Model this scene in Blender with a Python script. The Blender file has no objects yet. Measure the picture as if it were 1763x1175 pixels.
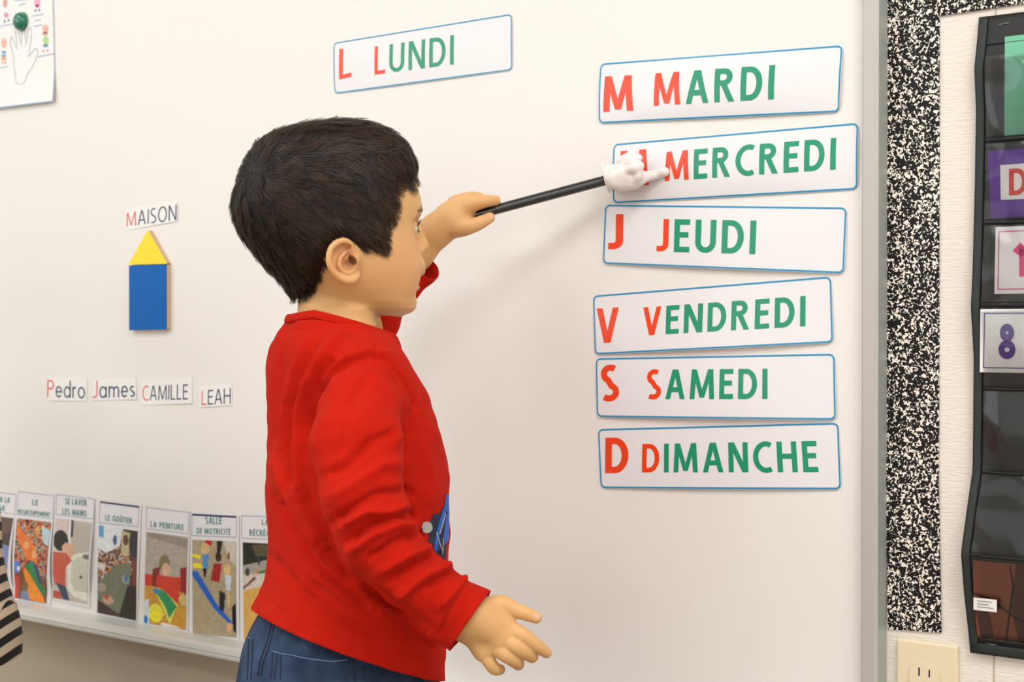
import bpy, bmesh, math, random
import numpy as np
from mathutils import Vector, Matrix, kdtree
from mathutils.bvhtree import BVHTree
random.seed(7); rng = np.random.RandomState(7)
scene = bpy.context.scene
C = scene.collection

# ------------------------------------------------------------------ camera
FPX = 2600.0
PHI = math.radians(37.57)
PITCH = math.atan(22.5 / FPX)
CAM = Vector((0.0, -1.513, 0.82))
Fh = Vector((-math.sin(PHI), math.cos(PHI), 0))
RT = Vector((math.cos(PHI), math.sin(PHI), 0))
FW = (Fh * math.cos(PITCH) - Vector((0, 0, 1)) * math.sin(PITCH)).normalized()
UP = RT.cross(FW).normalized()
cam_d = bpy.data.cameras.new('camera'); cam = bpy.data.objects.new('camera', cam_d); C.objects.link(cam)
cam_d.sensor_width = 36; cam_d.lens = FPX / 1763 * 36
M = Matrix((RT, UP, -FW)).transposed().to_4x4(); M.translation = CAM
cam.matrix_world = M
cam_d.clip_start = 0.05
cam_d.dof.use_dof = True; cam_d.dof.focus_distance = 1.66; cam_d.dof.aperture_fstop = 9.0
scene.camera = cam

# ------------------------------------------------------------------ world, light, exposure
w = bpy.data.worlds.new('world'); scene.world = w; w.use_nodes = True
w.node_tree.nodes['Background'].inputs[0].default_value = (1, .97, .93, 1)
w.node_tree.nodes['Background'].inputs[1].default_value = 0.35
def area(name, loc, target, size, size_y, power, col):
    l = bpy.data.lights.new(name, 'AREA'); l.shape = 'RECTANGLE'; l.size = size; l.size_y = size_y
    l.energy = power; l.color = col
    o = bpy.data.objects.new(name, l); C.objects.link(o); o.location = loc
    o.rotation_euler = (Vector(target) - Vector(loc)).to_track_quat('-Z', 'Y').to_euler()
    return o
area('unseen_area_light', (-3.7, -3.4, 1.6), (-1.0, 0.0, 0.8), 2.0, 1.7, 24, (.96, .985, 1.0))  # soft window light from the left, behind the camera
area('unseen_area_light', (-1.6, -4.85, 1.35), (-0.9, 0.0, 0.6), 3.0, 1.9, 13, (.95, .985, 1.0))  # broad unseen fill added at the back to lift the lower board
area('unseen_area_light', (0.9, -4.6, 1.2), (-0.6, 0.0, 0.5), 1.6, 1.6, 18, (.90, .98, 1.0))  # unseen fill, raised to lighten the right side of the board
area('unseen_area_light', (-3.9, -1.8, 1.9), (-0.9, 0.0, 0.6), 1.2, 1.2, 5, (1.0, 1.0, 1.0))
area('ceiling_lamp_light', (-2.6, -1.6, 2.62), (-2.6, -1.6, 0), 1.6, .8, 21, (.95, .99, 1.0))
area('ceiling_lamp_light', (-0.7, -2.6, 2.62), (-0.7, -2.6, 0), 2.4, .7, 33, (.97, 1.0, 1.0))
area('ceiling_lamp_light', (0.7, -1.3, 2.62), (0.7, -1.3, 0), 1.2, .7, 44, (1.0, 1.0, .99))
scene.view_settings.view_transform = 'Standard'; scene.view_settings.look = 'None'
scene.view_settings.exposure = 0.0; scene.view_settings.gamma = 1.0
scene.view_settings.use_curve_mapping = False

# ------------------------------------------------------------------ pixel helpers (photograph 1763 x 1175)
def ray(px, py):
    return FW + RT * ((px - 881.5) / FPX) - UP * ((py - 587.5) / FPX)
def P(px, py, Z):                       # point at depth Z
    return CAM + ray(px, py) * Z
def W(px, py, off=0.0):                 # point on the plane y = -off parallel to the wall
    r = ray(px, py); t = (-off - CAM.y) / r.y
    return CAM + r * t
def PR(px, Z): return px * Z / FPX      # pixel length at depth -> metres
nFW = np.array(FW); nRT = np.array(RT); nUP = np.array(UP); nCAM = np.array(CAM)
def proj(v):
    d = np.asarray(v) - nCAM; z = d @ nFW
    return np.stack([881.5 + FPX * (d @ nRT) / z, 587.5 - FPX * (d @ nUP) / z, z], -1)

# ------------------------------------------------------------------ object helpers
def lin(r, g, b):
    f = lambda c: (c / 255 / 12.92) if c <= 10 else ((c / 255 + .055) / 1.055) ** 2.4
    return (f(r), f(g), f(b), 1)
def mat(name, col, rough=.6, metal=0, spec=.5, coat=0, bump=None, bstr=.3, bdist=.001, **kw):
    m = bpy.data.materials.new(name); m.use_nodes = True
    nt = m.node_tree; b = nt.nodes['Principled BSDF']
    b.inputs['Base Color'].default_value = col; b.inputs['Roughness'].default_value = rough
    b.inputs['Metallic'].default_value = metal; b.inputs['Specular IOR Level'].default_value = spec
    b.inputs['Coat Weight'].default_value = coat; b.inputs['Coat Roughness'].default_value = .12
    for k, v in kw.items(): b.inputs[k.replace('_', ' ')].default_value = v
    if bump:
        t = nt.nodes.new('ShaderNodeTexNoise'); t.inputs['Scale'].default_value = bump; t.inputs['Detail'].default_value = 4
        tc = nt.nodes.new('ShaderNodeTexCoord'); nt.links.new(tc.outputs['Object'], t.inputs['Vector'])
        bp = nt.nodes.new('ShaderNodeBump'); bp.inputs['Strength'].default_value = bstr; bp.inputs['Distance'].default_value = bdist
        nt.links.new(t.outputs['Fac'], bp.inputs['Height']); nt.links.new(bp.outputs[0], b.inputs['Normal'])
    return m
def obj(name, verts, faces, mats, parent=None, smooth=False, midx=None):
    me = bpy.data.meshes.new(name)
    me.from_pydata([tuple(v) for v in verts], [], [tuple(int(i) for i in f) for f in faces]); me.update()
    o = bpy.data.objects.new(name, me); C.objects.link(o)
    for m_ in (mats if isinstance(mats, (list, tuple)) else [mats]): me.materials.append(m_)
    if midx is not None: me.polygons.foreach_set('material_index', list(midx))
    if smooth: me.shade_smooth()
    if parent: o.parent = parent; o.matrix_parent_inverse = parent.matrix_world.inverted()
    return o
def empty(name, loc=(0, 0, 0)):
    o = bpy.data.objects.new(name, None); C.objects.link(o); o.location = loc; o.empty_display_size = .05
    o.matrix_world = Matrix.Translation(loc)
    return o
def tag(o, label, cat, group=None):
    o['label'] = label; o['category'] = cat
    if group: o['group'] = group
    return o
def struct(o): o['kind'] = 'structure'; return o
def box(name, lo, hi, m, parent=None, bevel=0):
    x0, y0, z0 = lo; x1, y1, z1 = hi
    v = [(x0,y0,z0),(x1,y0,z0),(x1,y1,z0),(x0,y1,z0),(x0,y0,z1),(x1,y0,z1),(x1,y1,z1),(x0,y1,z1)]
    f = [(0,3,2,1),(4,5,6,7),(0,1,5,4),(1,2,6,5),(2,3,7,6),(3,0,4,7)]
    o = obj(name, v, f, m, parent)
    if bevel:
        md = o.modifiers.new('bevel', 'BEVEL'); md.width = bevel; md.segments = 3
    return o
def prism(name, poly_front, off_vec, m, parent=None, side_mat=None, bevel=0):
    """poly_front: list of points; extruded by off_vec (towards the wall)"""
    n = len(poly_front); v = list(poly_front) + [p + off_vec for p in poly_front]
    f = [tuple(range(n)), tuple(range(2*n-1, n-1, -1))] + [(i, (i+1) % n, (i+1) % n + n, i + n) for i in range(n)]
    f = [tuple(reversed(q)) for q in f]
    ms = [m] if side_mat is None else [m, side_mat]
    o = obj(name, v, f, ms, parent, midx=[0] + [0 if side_mat is None else 1] * (n + 1))
    if bevel:
        md = o.modifiers.new('bevel', 'BEVEL'); md.width = bevel; md.segments = 2
    return o
def tube(name, pts, radii, m, parent=None, seg=10, cap=True, flat=None):
    pts = [Vector(p) for p in pts]; n = len(pts); v = []; f = []
    if not hasattr(radii, '__len__'): radii = [radii] * n
    prev = None
    for i, p in enumerate(pts):
        t = (pts[min(i+1, n-1)] - pts[max(i-1, 0)]).normalized()
        a = t.orthogonal().normalized() if prev is None else (prev - t * prev.dot(t)).normalized()
        prev = a; b = t.cross(a)
        for k in range(seg):
            an = 2 * math.pi * k / seg
            v.append(p + (a * math.cos(an) + b * math.sin(an)) * radii[i])
    for i in range(n - 1):
        for k in range(seg):
            f.append((i*seg+k, i*seg+(k+1) % seg, (i+1)*seg+(k+1) % seg, (i+1)*seg+k))
    if cap: f.append(tuple(range(seg-1, -1, -1))); f.append(tuple((n-1)*seg+k for k in range(seg)))
    return obj(name, v, f, m, parent, smooth=True)

# ------------------------------------------------------------------ stroke lettering
def arc(cx, cy, rx, ry, a0, a1, n=12):
    return [(cx + rx * math.cos(math.radians(a0 + (a1-a0)*i/n)), cy + ry * math.sin(math.radians(a0 + (a1-a0)*i/n))) for i in range(n+1)]
def ribbon(pts, t, closed=False, step=.22):
    """list of (left, right) pairs along a polyline, mitred"""
    q = []
    pts = [p for i, p in enumerate(pts) if i == 0 or math.hypot(p[0]-pts[i-1][0], p[1]-pts[i-1][1]) > t*.02]
    if closed and math.hypot(pts[0][0]-pts[-1][0], pts[0][1]-pts[-1][1]) < t*.02: pts = pts[:-1]
    m = len(pts)
    for i in range(m if closed else m - 1):
        a = pts[i]; b = pts[(i+1) % m]; L = math.hypot(b[0]-a[0], b[1]-a[1]); k = max(1, int(L/step))
        for j in range(k): q.append((a[0]+(b[0]-a[0])*j/k, a[1]+(b[1]-a[1])*j/k))
    if not closed: q.append(pts[-1])
    n = len(q); out = []
    for i in range(n):
        p = q[i]; a = q[i-1] if (i > 0 or closed) else None; b = q[(i+1) % n] if (i < n-1 or closed) else None
        def nrm(s, e):
            dx, dy = e[0]-s[0], e[1]-s[1]; l = math.hypot(dx, dy) or 1; return (-dy/l, dx/l)
        n1 = nrm(a, p) if a else None; n2 = nrm(p, b) if b else None
        if n1 and n2:
            mx, my = n1[0]+n2[0], n1[1]+n2[1]; l = math.hypot(mx, my) or 1; mx /= l; my /= l
            d = max(.45, mx*n1[0]+my*n1[1]); nx, ny = mx/d, my/d
        else: nx, ny = n1 or n2
        out.append(((p[0]+nx*t/2, p[1]+ny*t/2), (p[0]-nx*t/2, p[1]-ny*t/2)))
    if closed: out.append(out[0])
    return out
def diag(xa, ya, xb, yb, t):
    """parallelogram with level ends, centreline a->b"""
    L = math.hypot(xb-xa, yb-ya); tw = t * L / abs(yb-ya) / 2; k = 5
    return [((xa+(xb-xa)*i/k-tw, ya+(yb-ya)*i/k), (xa+(xb-xa)*i/k+tw, ya+(yb-ya)*i/k)) for i in range(k+1)]
def glyph(c, t):
    h = t/2; R = lambda *p, closed=False: ribbon(list(p), t, closed)
    acc = []
    if c in 'ÉÈ': acc = [ribbon([(.18,1.10),(.32,1.26)] if c=='É' else [(.32,1.10),(.18,1.26)], t*.8)]; c = 'E'
    if c == 'Û': acc = [ribbon([(.14,1.10),(.29,1.24),(.44,1.10)], t*.8)]; c = 'U'
    if c == ' ': return .3, []
    if c == 'L': return .44, [R((h,1),(h,h),(.44,h))]
    if c == 'U': w_=.6; return w_, [R((h,1),*[(x,y) for x,y in arc(w_/2,.32,w_/2-h,.32-h,180,360)],(w_-h,1))] + acc
    if c == 'N': w_=.64; return w_, [R((h,0),(h,1)), R((w_-h,0),(w_-h,1)), diag(h*1.25,1,w_-h*1.25,0,t)]
    if c == 'D': w_=.62; return w_, [R((h,h),(w_*.4,h),*arc(w_*.42,.5,w_*.58-h,.5-h,-80,80,14),(w_*.4,1-h),(h,1-h),closed=True)]
    if c == 'I': return t, [R((h,0),(h,1))]
    if c == 'M': w_=.84; s=.05; return w_, [diag(h,0,h+s,1,t), diag(w_-h,0,w_-h-s,1,t), diag(h+s*1.3,1,w_/2,.05,t*.9), diag(w_-h-s*1.3,1,w_/2,.05,t*.9)]
    if c == 'A': w_=.7; return w_, [diag(h*1.1,0,w_/2-.02,1,t*.98), diag(w_-h*1.1,0,w_/2+.02,1,t*.98), R((.17,.32),(w_-.17,.32))]
    if c == 'R': w_=.6; return w_, [R((h,0),(h,1)), R((h,1-h),(.28,1-h),*arc(.28,.74,w_*.88-.28-h,.26-h,90,-90,10),(h,.48+h)), diag(w_-h*1.2,0,.28,.52,t)]
    if c == 'P': w_=.55; return w_, [R((h,0),(h,1)), R((h,1-h),(.28,1-h),*arc(.28,.72,w_-.28-h,.28-h,90,-90,10),(h,.44+h))]
    if c == 'E': w_=.46; return w_, [R((w_,1-h),(h,1-h),(h,h),(w_,h)), R((h,.53),(w_*.92,.53))] + acc
    if c == 'F': w_=.46; return w_, [R((w_,1-h),(h,1-h),(h,0)), R((h,.53),(w_*.92,.53))]
    if c == 'C': w_=.6; return w_, [R(*arc(.42,.5,.42-h,.52-h,62,298,18))]
    if c == 'G': w_=.66; return w_, [R(*arc(.42,.5,.42-h,.52-h,60,300,18)), R((.40,.48),(w_-h,.48),(w_-h,.03))]
    if c == 'J': w_=.36; return w_, [R((w_-h,1),(w_-h,.26),*arc(w_-h-.2,.24,.2,.24-h,0,-72,8),(0,h+.01))]
    if c == 'V': w_=.66; return w_, [diag(h*1.1,1,w_/2-.01,0,t), diag(w_-h*1.1,1,w_/2+.01,0,t)]
    if c == 'H': w_=.62; return w_, [R((h,0),(h,1)), R((w_-h,0),(w_-h,1)), R((h,.52),(w_-h,.52))]
    if c == 'T': w_=.54; return w_, [R((0,1-h),(w_,1-h)), R((w_/2,0),(w_/2,1))]
    if c == 'O': w_=.74; return w_, [R(*arc(w_/2,.5,w_/2-h,.52-h,0,345,23),closed=True)]
    if c == 'S':
        w_=.5; top = arc(.27,.755,.23-h*.5,.265-h,52,250,12); bot = arc(.23,.255,.25-h*.5,.265-h,70,-130,12)
        return w_, [R(*(top+bot))]
    if c == 'e': w_=.52; return w_, [R(*([(h,.33),(w_-h,.33)]+arc(w_/2,.33,w_/2-h,.34-h,8,318,16)))]
    if c == 'o': w_=.56; return w_, [R(*arc(w_/2,.33,w_/2-h,.34-h,0,340,17),closed=True)]
    if c in 'da': w_=.56; return w_, [R(*arc(w_/2,.33,w_/2-h,.34-h,0,340,17),closed=True), R((w_-h,0),(w_-h,1.0 if c=='d' else .66))]
    if c == 'r': return .28, [R((h,0),(h,.66)), R(*arc(.22,.42,.22-h,.24-h,170,70,6))]
    if c == 'm': w_=.8; a=(w_-t)/4; return w_, [R((h,0),(h,.66)), R(*(arc(h+a,.42,a,.24-h,180,0,8)+[(h+2*a,0)])), R(*(arc(h+3*a,.42,a,.24-h,180,0,8)+[(h+4*a,0)]))]
    if c == 's': return .36, [R(*(arc(.18,.5,.15,.16-h,50,250,8)+arc(.17,.17,.17,.17-h,70,-130,8)))]
    if c == '8': w_=.6; return w_, [R(*arc(w_/2,.75,w_/2-h-.05,.25-h,0,342,19),closed=True), R(*arc(w_/2,.27,w_/2-h,.27-h,0,342,19),closed=True)]
    if c == '1': w_=.4; return w_, [R((w_-h,0),(w_-h,1)), R((0,.72),(w_-h*1.1,.96))]
    return .3, []
def text_geo(s, t, gap=.16, gscale=None):
    """list of (char index, pair strip) with x normalised to 0..1 over the whole string"""
    x = 0; out = []
    for i, c in enumerate(s):
        w_, pr = glyph(c, t)
        for strip in pr: out.append((i, [((a[0]+x, a[1]), (b[0]+x, b[1])) for a, b in strip]))
        x += w_ + gap
    tot = x - gap
    return [(i, [((a[0]/tot, a[1]), (b[0]/tot, b[1])) for a, b in st]) for i, st in out]
def lerp(a, b, t): return a + (b - a) * t
class Sheet:
    """thin sheet hanging on a wall plane, given by its four corners in the photograph, with a curl(u,v) in metres"""
    def __init__(s, tl, tr, br, bl, off, curl=lambda u, v: 0):
        s.c = [W(*tl, off), W(*tr, off), W(*br, off), W(*bl, off)]; s.off = off; s.curl = curl
    def pt(s, u, v, lift=0):            # v up
        tl, tr, br, bl = s.c
        p = lerp(lerp(bl, br, u), lerp(tl, tr, u), v)
        return p + Vector((0, -(s.curl(u, v) + lift), 0))
    def uv(s, px, py):                  # invert the bilinear map
        q = W(px, py, s.off); u = v = .5
        for _ in range(12):
            e = s.pt(u, v) + Vector((0, s.curl(u, v), 0)) - q
            du = (s.pt(u+1e-3, v) - s.pt(u-1e-3, v)) / 2e-3; dv = (s.pt(u, v+1e-3) - s.pt(u, v-1e-3)) / 2e-3
            det = du.x*dv.z - du.z*dv.x
            u -= (e.x*dv.z - e.z*dv.x) / det; v -= (du.x*e.z - du.z*e.x) / det
        return u, v
    def grid(s, name, m, parent=None, nu=24, nv=12, u0=0, u1=1, v0=0, v1=1, lift=0, thick=.00035, rad=0):
        W_ = (s.c[1]-s.c[0]).length * (u1-u0); H_ = (s.c[0]-s.c[3]).length * (v1-v0)
        vs = []; n1 = nu+1
        for j in range(nv+1):
            for i in range(nu+1):
                a = i/nu; b = j/nv
                if rad:                 # rounded corners: pull the border in
                    y = b*H_; dy = min(y, H_-y)
                    ins = rad - math.sqrt(max(0, rad*rad-(rad-dy)**2)) if dy < rad else 0
                    a = (ins + a*(W_-2*ins))/W_
                vs.append(s.pt(u0+(u1-u0)*a, v0+(v1-v0)*b, lift))
        fs = [(j*n1+i, j*n1+i+1, (j+1)*n1+i+1, (j+1)*n1+i) for j in range(nv) for i in range(nu)]
        o = obj(name, vs, fs, m, parent, smooth=True)
        if thick:
            md = o.modifiers.new('thickness', 'SOLIDIFY'); md.thickness = thick; md.offset = -1
            o.modifiers.new('crisp_edge', 'EDGE_SPLIT').split_angle = math.radians(40)
        return o
    def strips(s, name, strips, mats, parent, lift=.0003, idx=None, quad=None):
        """strips of pairs in (u,v) of the sheet, or of the px quad [bl,br,tr,tl] if given"""
        if quad: q = [s.uv(*c) for c in quad]
        def mp(p):
            if quad:
                u = lerp(lerp(q[0][0], q[1][0], p[0]), lerp(q[3][0], q[2][0], p[0]), p[1])
                v = lerp(lerp(q[0][1], q[1][1], p[0]), lerp(q[3][1], q[2][1], p[0]), p[1])
                return s.pt(u, v, lift)
            return s.pt(p[0], p[1], lift)
        vs = []; fs = []; mi = []
        for k, st in enumerate(strips):
            b0 = len(vs)
            for a, b in st: vs += [mp(a)-Vector((0, .00002*(k % 7), 0)), mp(b)-Vector((0, .00002*(k % 7), 0))]
            for i in range(len(st)-1):
                fs.append((b0+2*i, b0+2*i+1, b0+2*i+3, b0+2*i+2)); mi.append(idx[k] if idx else 0)
        # face the room
        me_f = []
        for f in fs:
            n = (vs[f[1]]-vs[f[0]]).cross(vs[f[2]]-vs[f[0]])
            me_f.append(f if n.y < 0 else tuple(reversed(f)))
        return obj(name, vs, me_f, mats, parent, midx=mi)
    def text(s, name, string, quad, t, mats, parent, first=None, gap=.16, lift=.0003):
        g = text_geo(string, t, gap)
        return s.strips(name, [st for _, st in g], mats, parent, lift, [0 if (first and i < first) else (1 if first else 0) for i, _ in g], quad)
    def border(s, name, m, parent, w_, inset=.0005, rad=.006, lift=.0003):
        Wm = (s.c[1]-s.c[0]).length; Hm = (s.c[0]-s.c[3]).length
        x0 = inset+w_/2; x1 = Wm-x0; y0 = x0; y1 = Hm-x0; pts = []
        for cx, cy, a0 in ((x1-rad, y1-rad, 0), (x0+rad, y1-rad, 90), (x0+rad, y0+rad, 180), (x1-rad, y0+rad, 270)):
            pts += arc(cx, cy, rad, rad, a0, a0+90, 6)
        st = ribbon(pts, w_, True, step=.012)
        return s.strips(name, [[((a[0]/Wm, a[1]/Hm), (b[0]/Wm, b[1]/Hm)) for a, b in st]], m, parent, lift)

# ------------------------------------------------------------------ room
def wall_mat():
    m = mat('cream_vinyl_wall', lin(232,222,212), .75)
    nt = m.node_tree; b = nt.nodes['Principled BSDF']
    tc = nt.nodes.new('ShaderNodeTexCoord'); mp = nt.nodes.new('ShaderNodeMapping'); mp.inputs['Scale'].default_value = (60, 60, 300)
    nt.links.new(tc.outputs['Object'], mp.inputs['Vector'])
    n = nt.nodes.new('ShaderNodeTexNoise'); n.inputs['Scale'].default_value = 1.4; n.inputs['Detail'].default_value = 3; n.inputs['Distortion'].default_value = .4
    nt.links.new(mp.outputs[0], n.inputs['Vector'])
    bp = nt.nodes.new('ShaderNodeBump'); bp.inputs['Strength'].default_value = .8; bp.inputs['Distance'].default_value = .0012
    nt.links.new(n.outputs['Fac'], bp.inputs['Height']); nt.links.new(bp.outputs[0], b.inputs['Normal'])
    return m
M_wall = wall_mat()
M_plain = mat('painted_wall', lin(228,226,222), .85, bump=90, bstr=.1)
M_floor = mat('vinyl_floor', lin(158,142,124), .45, bump=30, bstr=.05)
M_ceil = mat('ceiling_tile', lin(240,238,232), .9, bump=200, bstr=.3)
M_grey = mat('grey_wall_panel', lin(178,164,144), .85, bump=250, bstr=.25)
M_alu = mat('brushed_aluminium', lin(190,186,184), .5, metal=.35, bump=900, bstr=.05)
M_alud = mat('aluminium_edge', lin(180,186,182), .5, metal=.4)
X0, X1, YB, H = -4.2, 1.6, -5.0, 2.7
struct(box('wall_front', (X0, 0, 0), (X1, .1, H), M_wall))
struct(box('wall_left', (X0-.1, YB, 0), (X0, .1, H), M_plain))
struct(box('wall_right', (X1, YB, 0), (X1+.1, .1, H), M_plain))
struct(box('wall_back', (X0-.1, YB-.1, 0), (X1+.1, YB, H), M_plain))
struct(box('floor', (X0-.1, YB-.1, -.05), (X1+.1, .1, 0), M_floor))
struct(box('ceiling', (X0-.1, YB-.1, H), (X1+.1, .1, H+.05), M_ceil))
# panel joint of the vinyl wall
M_joint = mat('wall_joint', lin(188,172,150), .8)
xj = W(1713, 600).x
struct(box('trim_1', (xj-.0007, -.0008, 0), (xj+.0007, .0, H), M_joint))

# ------------------------------------------------------------------ whiteboard
xr0 = W(1528, 600, 0).x                       # outer edge of the frame on the wall
lo, hi = 0, .1
for _ in range(40):
    md_ = (lo+hi)/2
    if W(1510, 600, md_).x < xr0: lo = md_
    else: hi = md_
D_FR = md_ if md_ < .05 else .03
D_B = .012                                    # writing surface
def face_x(px, off): return W(px, 600, off).x
M_board = mat('whiteboard_enamel', lin(236,232,229), .32, spec=.35, bump=1400, bstr=.03)
wb = empty('whiteboard', (-2, -.01, 1.0))
tag(wb, 'large white dry-erase board with aluminium frame mounted on the cream wall', 'whiteboard')
zt = W(411, 1104, D_B).z                      # tray level
xL = -3.6; xi = face_x(1482, D_FR)
box('writing_surface', (xL, -D_B, zt-.005), (xi+.006, -.001, 1.55), M_board, wb)
# right rail: profile extruded up
prof = [(xi, -D_B+.0005), (xi, -D_FR+.0025), (xi+.002, -D_FR), (xr0-.003, -D_FR), (xr0, -D_FR+.003), (xr0, -.0005), (xi, -.0005)]
def extr(name, prof, z0, z1, m, parent, midx=None):
    n = len(prof); v = [Vector((x, y, z0)) for x, y in prof] + [Vector((x, y, z1)) for x, y in prof]
    f = [(i, (i+1) % n, (i+1) % n+n, i+n) for i in range(n)] + [tuple(range(n-1, -1, -1)), tuple(range(n, 2*n))]
    return obj(name, v, f, m, parent, midx=midx)
extr('frame_rail', prof, zt-.03, 1.57, [M_alu, M_alud], wb, midx=[0,0,0,0,1,0,0,0,0])
box('frame_rail', (xL, -D_FR, 1.55), (xi, -.0005, 1.57), M_alu, wb, .002)
# tray along the bottom
zl1 = P(411, 1143, 2.0).z
offL = .045
zlt = W(411, 1124, offL).z; zlb = W(411, 1143, offL).z
tp = [(-D_B+.002, zt), (-offL+.012, zt-.004), (-offL+.006, zt-.003), (-offL+.003, zlt+.002), (-offL-.002, zlt), (-offL-.003, (zlt+zlb)/2+.002), (-offL, (zlt+zlb)/2), (-offL-.002, (zlt+zlb)/2-.002), (-offL-.001, zlb+.002), (-offL+.004, zlb), (-.0005, zlb+.004), (-.0005, zt)]
tv = [Vector((xL, y, z)) for y, z in tp] + [Vector((xi+.01, y, z)) for y, z in tp]; n = len(tp)
obj('marker_tray', tv, [(i, i+n, (i+1) % n+n, (i+1) % n) for i in range(n)] + [tuple(range(n)), tuple(range(2*n-1, n-1, -1))],
    mat('white_aluminium', lin(226,226,222), .4, metal=.35), wb)
# thin darker panel added over the wall below the board
pw = box('lower_wall_panel', (X0, -.004, .10), (xi+.02, -.0002, zlb-.002), M_grey); pw.name = 'trim_2'; struct(pw)
struct(box('baseboard_front', (X0, -.012, 0), (X1, -.0001, .10), mat('dark_vinyl_base', lin(70,62,56), .6)))

# ------------------------------------------------------------------ day cards
M_lam = mat('laminated_paper', lin(232,230,233), .30, coat=.18, spec=.4)
M_paper = mat('white_paper', lin(240,238,236), .7)
M_red = mat('red_ink', lin(236,66,22), .35, coat=.15)
M_grn = mat('green_ink', lin(4,146,108), .35, coat=.15)
M_blue = mat('blue_outline_ink', lin(20,142,190), .35, coat=.15)
def curl_fn(bot, mid, tilt=.0, side=.5):
    def f(u, v):
        e = math.sin(math.pi*u)
        return .0004 + bot * (1-v)**1.6 * (.25+.75*e) * (.6+.8*u*side+.4*(1-side)) + mid*4*v*(1-v)*(.4+.6*e) + tilt*v
    return f
B_ = (D_B + .0002)
days = [
 ('LUNDI', [(574.5,73.3),(882.5,23),(883,121.5),(576.4,162.4)], [(585,137.3),(606.7,132.5),(606.7,81.5),(585,84.8)], [(646.8,129.2),(783.3,111.3),(783.3,60.5),(646.8,80.8)], (.001,.002), 'white card reading LUNDI, alone at the top centre of the whiteboard'),
 ('MARDI', [(1034,109),(1452.5,77),(1446.7,194),(1031.4,213.7)], [(1040.4,193.3),(1093.3,191.2),(1093.3,129.7),(1040.4,132.2)], [(1129,183.3),(1336,171.9),(1337.7,112.5),(1129,127.2)], (.002,.005), 'white card reading MARDI, topmost of the right-hand column of day cards'),
 ('MERCREDI', [(1056.5,247.6),(1479.3,210.8),(1478,327.3),(1055.7,351.3)], [(1066,322),(1120,319),(1117,257),(1067,260.5)], [(1147.6,312.7),(1440.7,292.3),(1441.4,237.6),(1147.6,262.3)], (.001,.004), 'white card reading MERCREDI, the one touched by the white pointer hand'),
 ('JEUDI', [(1042,352),(1459,356.6),(1455,472),(1038.6,455)], [(1048.2,430),(1074.3,430),(1074.3,369),(1048.2,369)], [(1132.6,433.5),(1303,438),(1303.8,380),(1132.6,377.4)], (.004,.001), 'white card reading JEUDI, directly below the MERCREDI card'),
 ('VENDREDI', [(1021,508.7),(1432,475.3),(1436.6,591),(1025,611.5)], [(1027.7,591),(1066.9,590),(1066.9,529.5),(1027.7,531.5)], [(1108.7,578),(1388.6,562),(1388,509.7),(1108.7,529.8)], (.005,.001), 'white card reading VENDREDI, below the JEUDI card'),
 ('SAMEDI', [(1025.7,616.6),(1438,608.5),(1441.4,724),(1028.7,718.8)], [(1035.5,691),(1066.2,691),(1066.2,629.2),(1035.5,629.2)], [(1115.6,687.5),(1324,687),(1322.6,635),(1115.6,637)], (.005,.001), 'white card reading SAMEDI, second from the bottom of the day cards'),
 ('DIMANCHE', [(1029.4,738.5),(1444.8,727.3),(1450,843.7),(1034.9,841.4)], [(1043,815),(1083.2,815),(1083.2,753.9),(1043,753.9)], [(1107,813.5),(1410.8,813),(1406,759.6),(1107,764.8)], (.003,.001), 'white card reading DIMANCHE, lowest of the day cards')]
for k, (nm, q, q1, q2, cu, lab) in enumerate(days):
    s = Sheet(*q, B_ + .00035*(k % 2), curl_fn(*cu))
    root = empty('day_card', s.pt(.5, 0)); tag(root, lab, 'card', 'days of the week cards')
    s.grid('card_sheet', M_lam, root, 36, 16, rad=.006)
    s.border('outline', M_blue, root, .0019 if k else .0016, rad=.0055)
    s.text('initial', nm[0], q1, {'V': .17, 'S': .17}.get(nm[0], .18 if k else .14), [M_red], root)
    s.text('word', nm, q2, .165 if k else .135, [M_red, M_grn], root, first=1, gap=.17)

# ------------------------------------------------------------------ name slips and magnet blocks
M_pink = mat('pink_red_ink', lin(232,92,92), .5); M_navy = mat('navy_ink', lin(44,66,96), .5)
slips = [
 ('MAISON', [(216,360),(306,345),(307,381),(218,397)], [(218,390.5),(305,379),(305,352),(218,367)], 1, 'white slip reading MAISON, above the yellow triangle'),
 ('Pedro', [(82.6,650),(151,650),(150,691),(82.6,690)], [(82,683.5),(147,686.5),(147,657),(82,654.6)], 1, 'white slip reading Pedro, leftmost of the row of names'),
 ('James', [(159.6,654),(234,651),(236,688),(159.6,690)], [(160.5,686),(233,683.5),(233,654.6),(160.5,656)], 1, 'white slip reading James, second of the names from the left'),
 ('CAMILLE', [(244,657),(331.5,649),(331.5,695),(243,698)], [(245.5,690),(324.5,688),(324.5,662),(245.5,665)], 1, 'white slip reading CAMILLE, between the James and LEAH slips'),
 ('LEAH', [(342,664.6),(400,660),(400,698),(344,702)], [(348,698),(398,695),(398,668.5),(348,673)], 1, 'white slip reading LEAH, rightmost of the row of names')]
for k, (nm, q, tq, fi, lab) in enumerate(slips):
    s = Sheet(*q, B_, lambda u, v, k=k: .0002 + .0007*abs(math.sin(2.3*u + k))*(1-v) + .0004*u)
    root = empty('name_slip', s.pt(.5, 0)); tag(root, lab, 'name slip', 'name slips on the whiteboard')
    s.grid('paper', M_paper, root, 12, 6, thick=.0003)
    s.text('word', nm, tq, .09, [M_pink, M_navy], root, first=1, gap=.14)
M_wood = mat('raw_wood_edge', lin(206,176,138), .7, bump=300, bstr=.2)
M_yel = mat('yellow_paint', lin(252,222,40), .45, bump=200, bstr=.1)
M_blu = mat('blue_paint', lin(0,96,178), .6, spec=.3, bump=120, bstr=.2)
ob = B_ + .0075
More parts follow.
